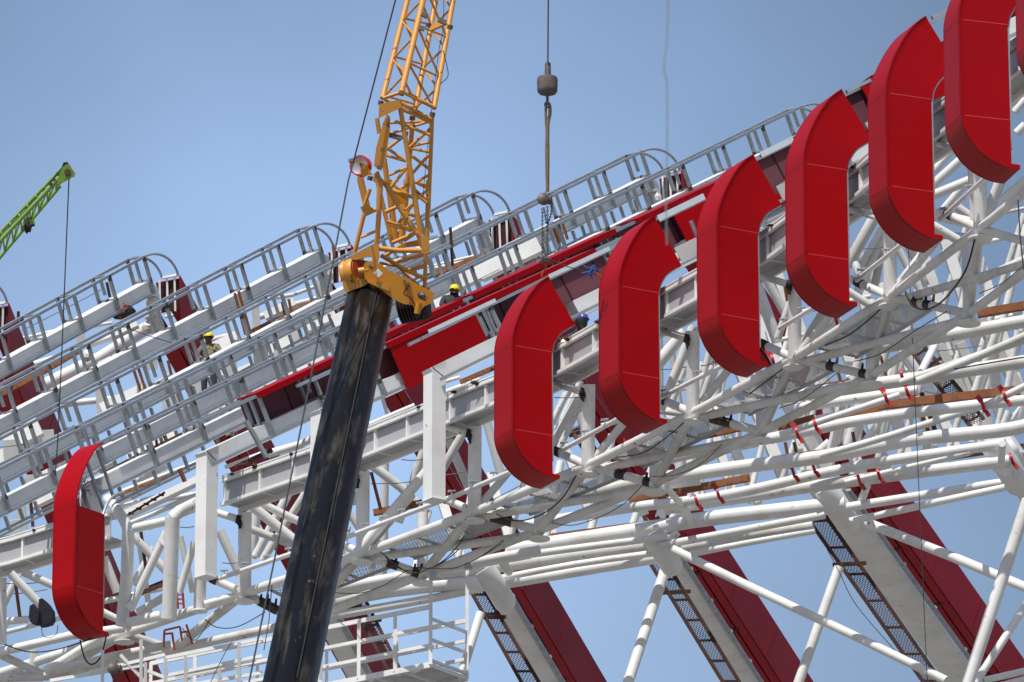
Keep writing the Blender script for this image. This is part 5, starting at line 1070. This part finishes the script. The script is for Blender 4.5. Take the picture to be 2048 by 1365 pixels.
# ------------------------------------------------------------------ small things
lad = thing('red_ladder', 'orange red ladder standing behind the lower left tube posts', 'ladder', Q('I', 1215, 865, 161))
for a, b in (((1192, 760), (1200, 870)), ((1232, 762), (1240, 870))): MB().bar(Q('I', *a, 160.8), Q('I', *b, 160.8), .05, .05).build('rail', 'orange', lad)
for y in (775, 805, 835): MB().bar(Q('I', 1194, y, 160.8), Q('I', 1238, y, 160.8), .03, .03).build('rung', 'orange', lad)
trs = thing('red_trestle', 'dark orange red trestle hanging below the lower left truss', 'trestle', Q('I', 1200, 1100, 160.6))
for a, b in (((1213, 990), (1228, 1085)), ((1256, 975), (1298, 1108)), ((1160, 1030), (1178, 1150)), ((1108, 1015), (1104, 1130))): MB().bar(Q('I', *a, 160.4), Q('I', *b, 160.4), .045, .045).build('leg', 'orange', trs)
for a, b in (((1213, 1030), (1276, 1022)), ((1105, 1040), (1165, 1035)), ((1108, 1015), (1213, 990))): MB().bar(Q('I', *a, 160.4), Q('I', *b, 160.4), .035, .035).build('cross_bar', 'orange', trs)
bag = MB().prism([Q('I', x, y, 159) for x, y in ((262, 805), (285, 798), (325, 830), (350, 870), (356, 930), (340, 960), (300, 972), (262, 978), (255, 900))], Vector((.05, .25, 0)))
bag.prism([Q('I', x, y, 158.9) for x, y in ((200, 850), (225, 835), (262, 885), (255, 950), (240, 968), (205, 960), (192, 930))], Vector((.05, .2, 0)))
tag(bag.build('black_bag', 'cloth'), 'black canvas bag hung on the truss left of the lone fin', 'bag')
tag(MB().lathe(Q('m', 895, 740, 142), Vector((-.25, 0, 1)), [(0, 0), (.07, 0), (.075, .03), (.075, .2), (.05, .26), (0, .28)], 14).build('wrapped_bottle', 'paper'), 'small white wrapped cylinder tied to the truss right of the fourth fin', 'bottle')
tag(MB().blob(P(247, 625, 183), .3, .2, .16, 9, .3).build('cable_heap', 'black'), 'black and orange heap of cable lying below the topmost rib', 'cable heap')
m_ = MB()
for i in range(10):
    p = P(238 + random.uniform(0, 26), 618 + random.uniform(-6, 16), 182.6); m_.tube([p, p + Vector((random.uniform(-.12, .12), 0, random.uniform(-.1, .1)))], .02, 5)
tag(m_.build('orange_cable', 'orange'), 'orange cable ends in the heap below the topmost rib', 'cable')
tag(MB().blob(Q('l', 262, 350, 150.2), .028, .02, .02, 10, .2).build('welding_spark', 'spark'), 'glowing orange welding point at the girder left of the blue helmet', 'welding spark')
tag(MB().tube([Q('E', 1305, 135, 143.2), Q('E', 1350, 245, 143.2)], .04, 6).build('stay_bar', 'galv2'), 'short grey bar sticking out beside the middle fin', 'bar')
for x, y in ((363, 770), (1540, 820)):
    pass
tag(MB().bar(Q('g', 865, 125, 157), Q('g', 1100, 545, 157), .08, .08).build('loose_post', 'galv2'), 'dark grey loose post leaning across the bracket arm and girder', 'post')
tag(MB().bar(Q('J', 970, 325, 156), Q('J', 1005, 440, 156), .08, .08).build('loose_post', 'galv2'), 'short dark grey post standing on the girder right of the boom', 'post')
tag(MB().bar(Q('j', 555, 712, 152.4), Q('j', 1320, 352, 152.4), .075, .085, up=UZ).build('loose_rail', 'galv'), 'galvanised rail lying in front of the broad red side panel', 'rail')
tag(MB().bar(Q('E', 385, 503, 149.9), Q('E', 780, 318, 149.9), .07, .09, up=UZ).build('loose_rail', 'galv'), 'galvanised rail from the hoisted fin to the second fin', 'rail')
tag(MB().bar(Q('E', 1095, 125, 145.9), Q('E', 1395, -20, 145.9), .07, .13, up=UZ).build('loose_rail', 'galv'), 'wide galvanised rail from the second fin to the middle fin', 'rail')
tag(MB().bar(Q('k', 240, 860, 141.9), Q('k', 610, 680, 141.9), .07, .12, up=UZ).build('loose_rail', 'galv'), 'wide galvanised rail from the middle fin to the fourth fin', 'rail')
tag(MB().prism([Q('E', 1197, 312, 144.2), Q('E', 1400, 215, 144.2), Q('E', 1400, 320, 144.2), Q('E', 1248, 402, 144.2)], FWD * .3).build('white_beam_end', 'white'), 'white beam end showing between the second and middle fins', 'beam')
tag(MB().prism([Q('k', 412, 1210, 141), Q('k', 560, 1140, 141), Q('k', 560, 1365, 141), Q('k', 492, 1365, 141)], FWD * .3).build('white_beam_end', 'white'), 'white beam end showing between the middle and fourth fins', 'beam')
tag(MB().prism([Q('k', 1425, 492, 137), Q('k', 1560, 440, 137), Q('k', 1560, 620, 137), Q('k', 1490, 600, 137)], FWD * .3).build('white_beam_end', 'white'), 'small white beam end showing between the fourth and tallest fins', 'beam')

# ------------------------------------------------------------------ people
def skin(name, verts, edges, radii, m, parent, sub=2):
    me = bpy.data.meshes.new(name); c = wloc(parent); me.from_pydata([tuple(v - c) for v in verts], edges, []); me.materials.append(M[m])
    o = bpy.data.objects.new(name, me); COL.objects.link(o); o.parent = parent
    sm_ = o.modifiers.new('Skin', 'SKIN'); sm_.use_smooth_shade = True
    for i, r in enumerate(radii):
        me.skin_vertices[0].data[i].radius = (r, r) if not isinstance(r, tuple) else r
    me.skin_vertices[0].data[0].use_root = True
    sb = o.modifiers.new('Sub', 'SUBSURF'); sb.levels = sub; sb.render_levels = sub
    return o
def person(base, face, joints, label, hat, top='camo', trousers='cloth', gloves=None, mask=False):
    """joints: dict of points (x = right in picture, y = away, z = up) from base, metres"""
    root = thing('person', label, 'person', base)
    J_ = {k: base + Vector(v) for k, v in joints.items()}
    hp = J_['head']; nk = J_['neck']
    V = [J_['pelvis'], J_['belly'], J_['chest'], nk, hp - UZ * .03, hp + UZ * .06]; Rr = [.13, .13, .15, .055, .085, .08]; E_ = [(0, 1), (1, 2), (2, 3), (3, 4), (4, 5)]
    for s_ in 'lr':
        i = len(V); V += [J_['sh_' + s_], J_['el_' + s_], J_['wr_' + s_]]; Rr += [.062, .046, .033]; E_ += [(2, i), (i, i + 1), (i + 1, i + 2)]
        i = len(V); V += [J_['hip_' + s_], J_['kn_' + s_], J_['an_' + s_], J_['an_' + s_] + face * .16 - UZ * .05]; Rr += [.09, .062, .045, .04]; E_ += [(0, i), (i, i + 1), (i + 1, i + 2), (i + 2, i + 3)]
    skin('body', V, E_, Rr, 'skin', root)
    # clothing shells
    V = [J_['pelvis'], J_['belly'], J_['chest'], nk - UZ * .03]; Rr = [.15, .15, .17, .075]; E_ = [(0, 1), (1, 2), (2, 3)]
    for s_ in 'lr':
        i = len(V); V += [J_['sh_' + s_], J_['el_' + s_], J_['el_' + s_].lerp(J_['wr_' + s_], .85)]; Rr += [.082, .062, .048]; E_ += [(2, i), (i, i + 1), (i + 1, i + 2)]
    skin('jacket', V, E_, Rr, top, root)
    V = [J_['pelvis'] - UZ * .02]; Rr = [.155]; E_ = []
    for s_ in 'lr':
        i = len(V); V += [J_['hip_' + s_], J_['kn_' + s_], J_['an_' + s_] + UZ * .04]; Rr += [.105, .08, .065]; E_ += [(0, i), (i, i + 1), (i + 1, i + 2)]
    skin('trousers', V, E_, Rr, trousers, root)
    for s_ in 'lr':
        MB().blob(J_['an_' + s_] + face * .08 - UZ * .05, .06, .13 if abs(face.y) > .5 else .06, .05, 10).build('boot', 'black', root)
        wr = J_['wr_' + s_]; d = (wr - J_['el_' + s_]).normalized(); a, b = frame(d)
        V = [wr, wr + d * .05, wr + d * .085]; Rr = [.028, .036, .03]; E_ = [(0, 1), (1, 2)]
        for k, L in enumerate((.07, .08, .075, .06)):
            i = len(V); r0 = wr + d * .09 + a * (-.03 + .02 * k); V += [r0, r0 + d * L * .5 + b * .008, r0 + d * L * .8 + b * .03]; Rr += [.0095, .009, .008]; E_ += [(2, i), (i, i + 1), (i + 1, i + 2)]
        i = len(V); V += [wr + d * .04 - a * .035, wr + d * .075 - a * .06 + b * .01, wr + d * .10 - a * .06 + b * .025]; Rr += [.012, .010, .009]; E_ += [(1, i), (i, i + 1), (i + 1, i + 2)]
        skin('hand', V, E_, Rr, gloves or 'skin', root, 1)
    # face
    r = face.normalized(); sd = r.cross(UZ).normalized(); fc = hp + r * .075
    MB().blob(fc + r * .022 - UZ * .005, .018, .018, .028, 8).build('nose', 'skin', root)
    for s_ in (-1, 1):
        MB().blob(fc + sd * .032 * s_ + UZ * .02 + r * .006, .011, .011, .008, 8).build('eye', 'black', root)
        MB().blob(hp + sd * .085 * s_, .02, .02, .032, 8).build('ear', 'skin', root)
    MB().blob(fc - UZ * .045 + r * .004, .022, .012, .007, 8).build('mouth', 'clamp', root)
    MB().blob(hp + UZ * .03 - r * .02, .096, .1, .09, 12).build('hair', 'black', root)
    h_ = MB().lathe(hp + UZ * .045, UZ, [(.125, -.012), (.135, -.005), (.115, .005), (.114, .03), (.102, .07), (.07, .105), (.03, .118), (0, .12)], 24)
    for v in h_.v:
        pass
    h_.bar(hp + UZ * .04 + r * .10, hp + UZ * .03 + r * .165, .15, .012, up=UZ); h_.build('helmet', hat, root)
    if mask: MB().lathe(hp + r * .05 - UZ * .14, UZ, [(.07, 0), (.115, .05), (.125, .12), (.125, .17)], 16).build('face_shield', 'black', root)
    return root
st = dict(pelvis=(0, 0, .92), belly=(0, 0, 1.08), chest=(0, 0, 1.32), neck=(0, 0, 1.48), head=(0, 0, 1.60), sh_l=(-.19, 0, 1.38), el_l=(-.26, -.06, 1.12), wr_l=(-.16, -.26, 1.0), sh_r=(.19, 0, 1.38), el_r=(.27, -.05, 1.12), wr_r=(.14, -.26, 1.02),
          hip_l=(-.1, 0, .86), kn_l=(-.11, -.04, .47), an_l=(-.1, .02, .09), hip_r=(.1, 0, .86), kn_r=(.12, -.05, .47), an_r=(.12, .02, .09))
# yellow helmet worker among the left ribs, bending slightly to the right
w1 = dict(st); w1.update(head=(-.02, -.06, 1.56), neck=(.0, -.02, 1.44), sh_l=(-.17, 0, 1.35), el_l=(-.30, -.1, 1.12), wr_l=(-.12, -.2, 1.0), el_r=(.30, -.1, 1.15), wr_r=(.10, -.22, 1.22))
b1 = P(419, 673, 176) - UZ * 1.63
person(b1, Vector((-.15, -1, -.1)).normalized(), w1, 'worker in a yellow helmet and yellow gloves standing between the left ribs', 'hat_y', 'camo', 'cloth', 'glove')
w2 = dict(st); w2.update(head=(.05, -.08, 1.52), neck=(.03, -.03, 1.42), el_l=(-.25, -.2, 1.15), wr_l=(-.05, -.35, 1.05))
b2 = P(905, 577, 169) - UZ * 1.62
person(b2, Vector((.5, -.8, -.2)).normalized(), w2, 'worker in a pale yellow helmet and dark clothes right of the yellow crane head', 'hat_y', 'cloth', 'cloth')
w3 = dict(st); w3.update(belly=(0, .1, 1.06), chest=(-.02, .12, 1.28), neck=(0, .04, 1.42), head=(0, -.02, 1.52), sh_l=(-.2, .1, 1.30), el_l=(-.30, -.05, 1.15), wr_l=(-.42, -.15, 1.1), sh_r=(.2, .1, 1.3), el_r=(.34, -.02, 1.28), wr_r=(.32, -.15, 1.38), pelvis=(0, .2, .9), hip_l=(-.1, .2, .85), hip_r=(.1, .2, .85), kn_l=(-.12, .1, .45), kn_r=(.12, .1, .45), an_l=(-.1, .25, .05), an_r=(.1, .25, .05))
w3.update(pelvis=(0, .25, .95), belly=(0, .2, 1.08), hip_l=(-.1, .25, .93), hip_r=(.1, .25, .93), kn_l=(-.14, -.02, .78), kn_r=(.14, -.02, .78), an_l=(-.13, .38, .76), an_r=(.13, .38, .76))
b3 = P(1166, 640, 150.9) - UZ * 1.56
person(b3, Vector((-.6, -.7, -.25)).normalized(), w3, 'welder with a blue helmet and black face shield leaning over the girder', 'hat_b', 'cloth', 'cloth', None, True)
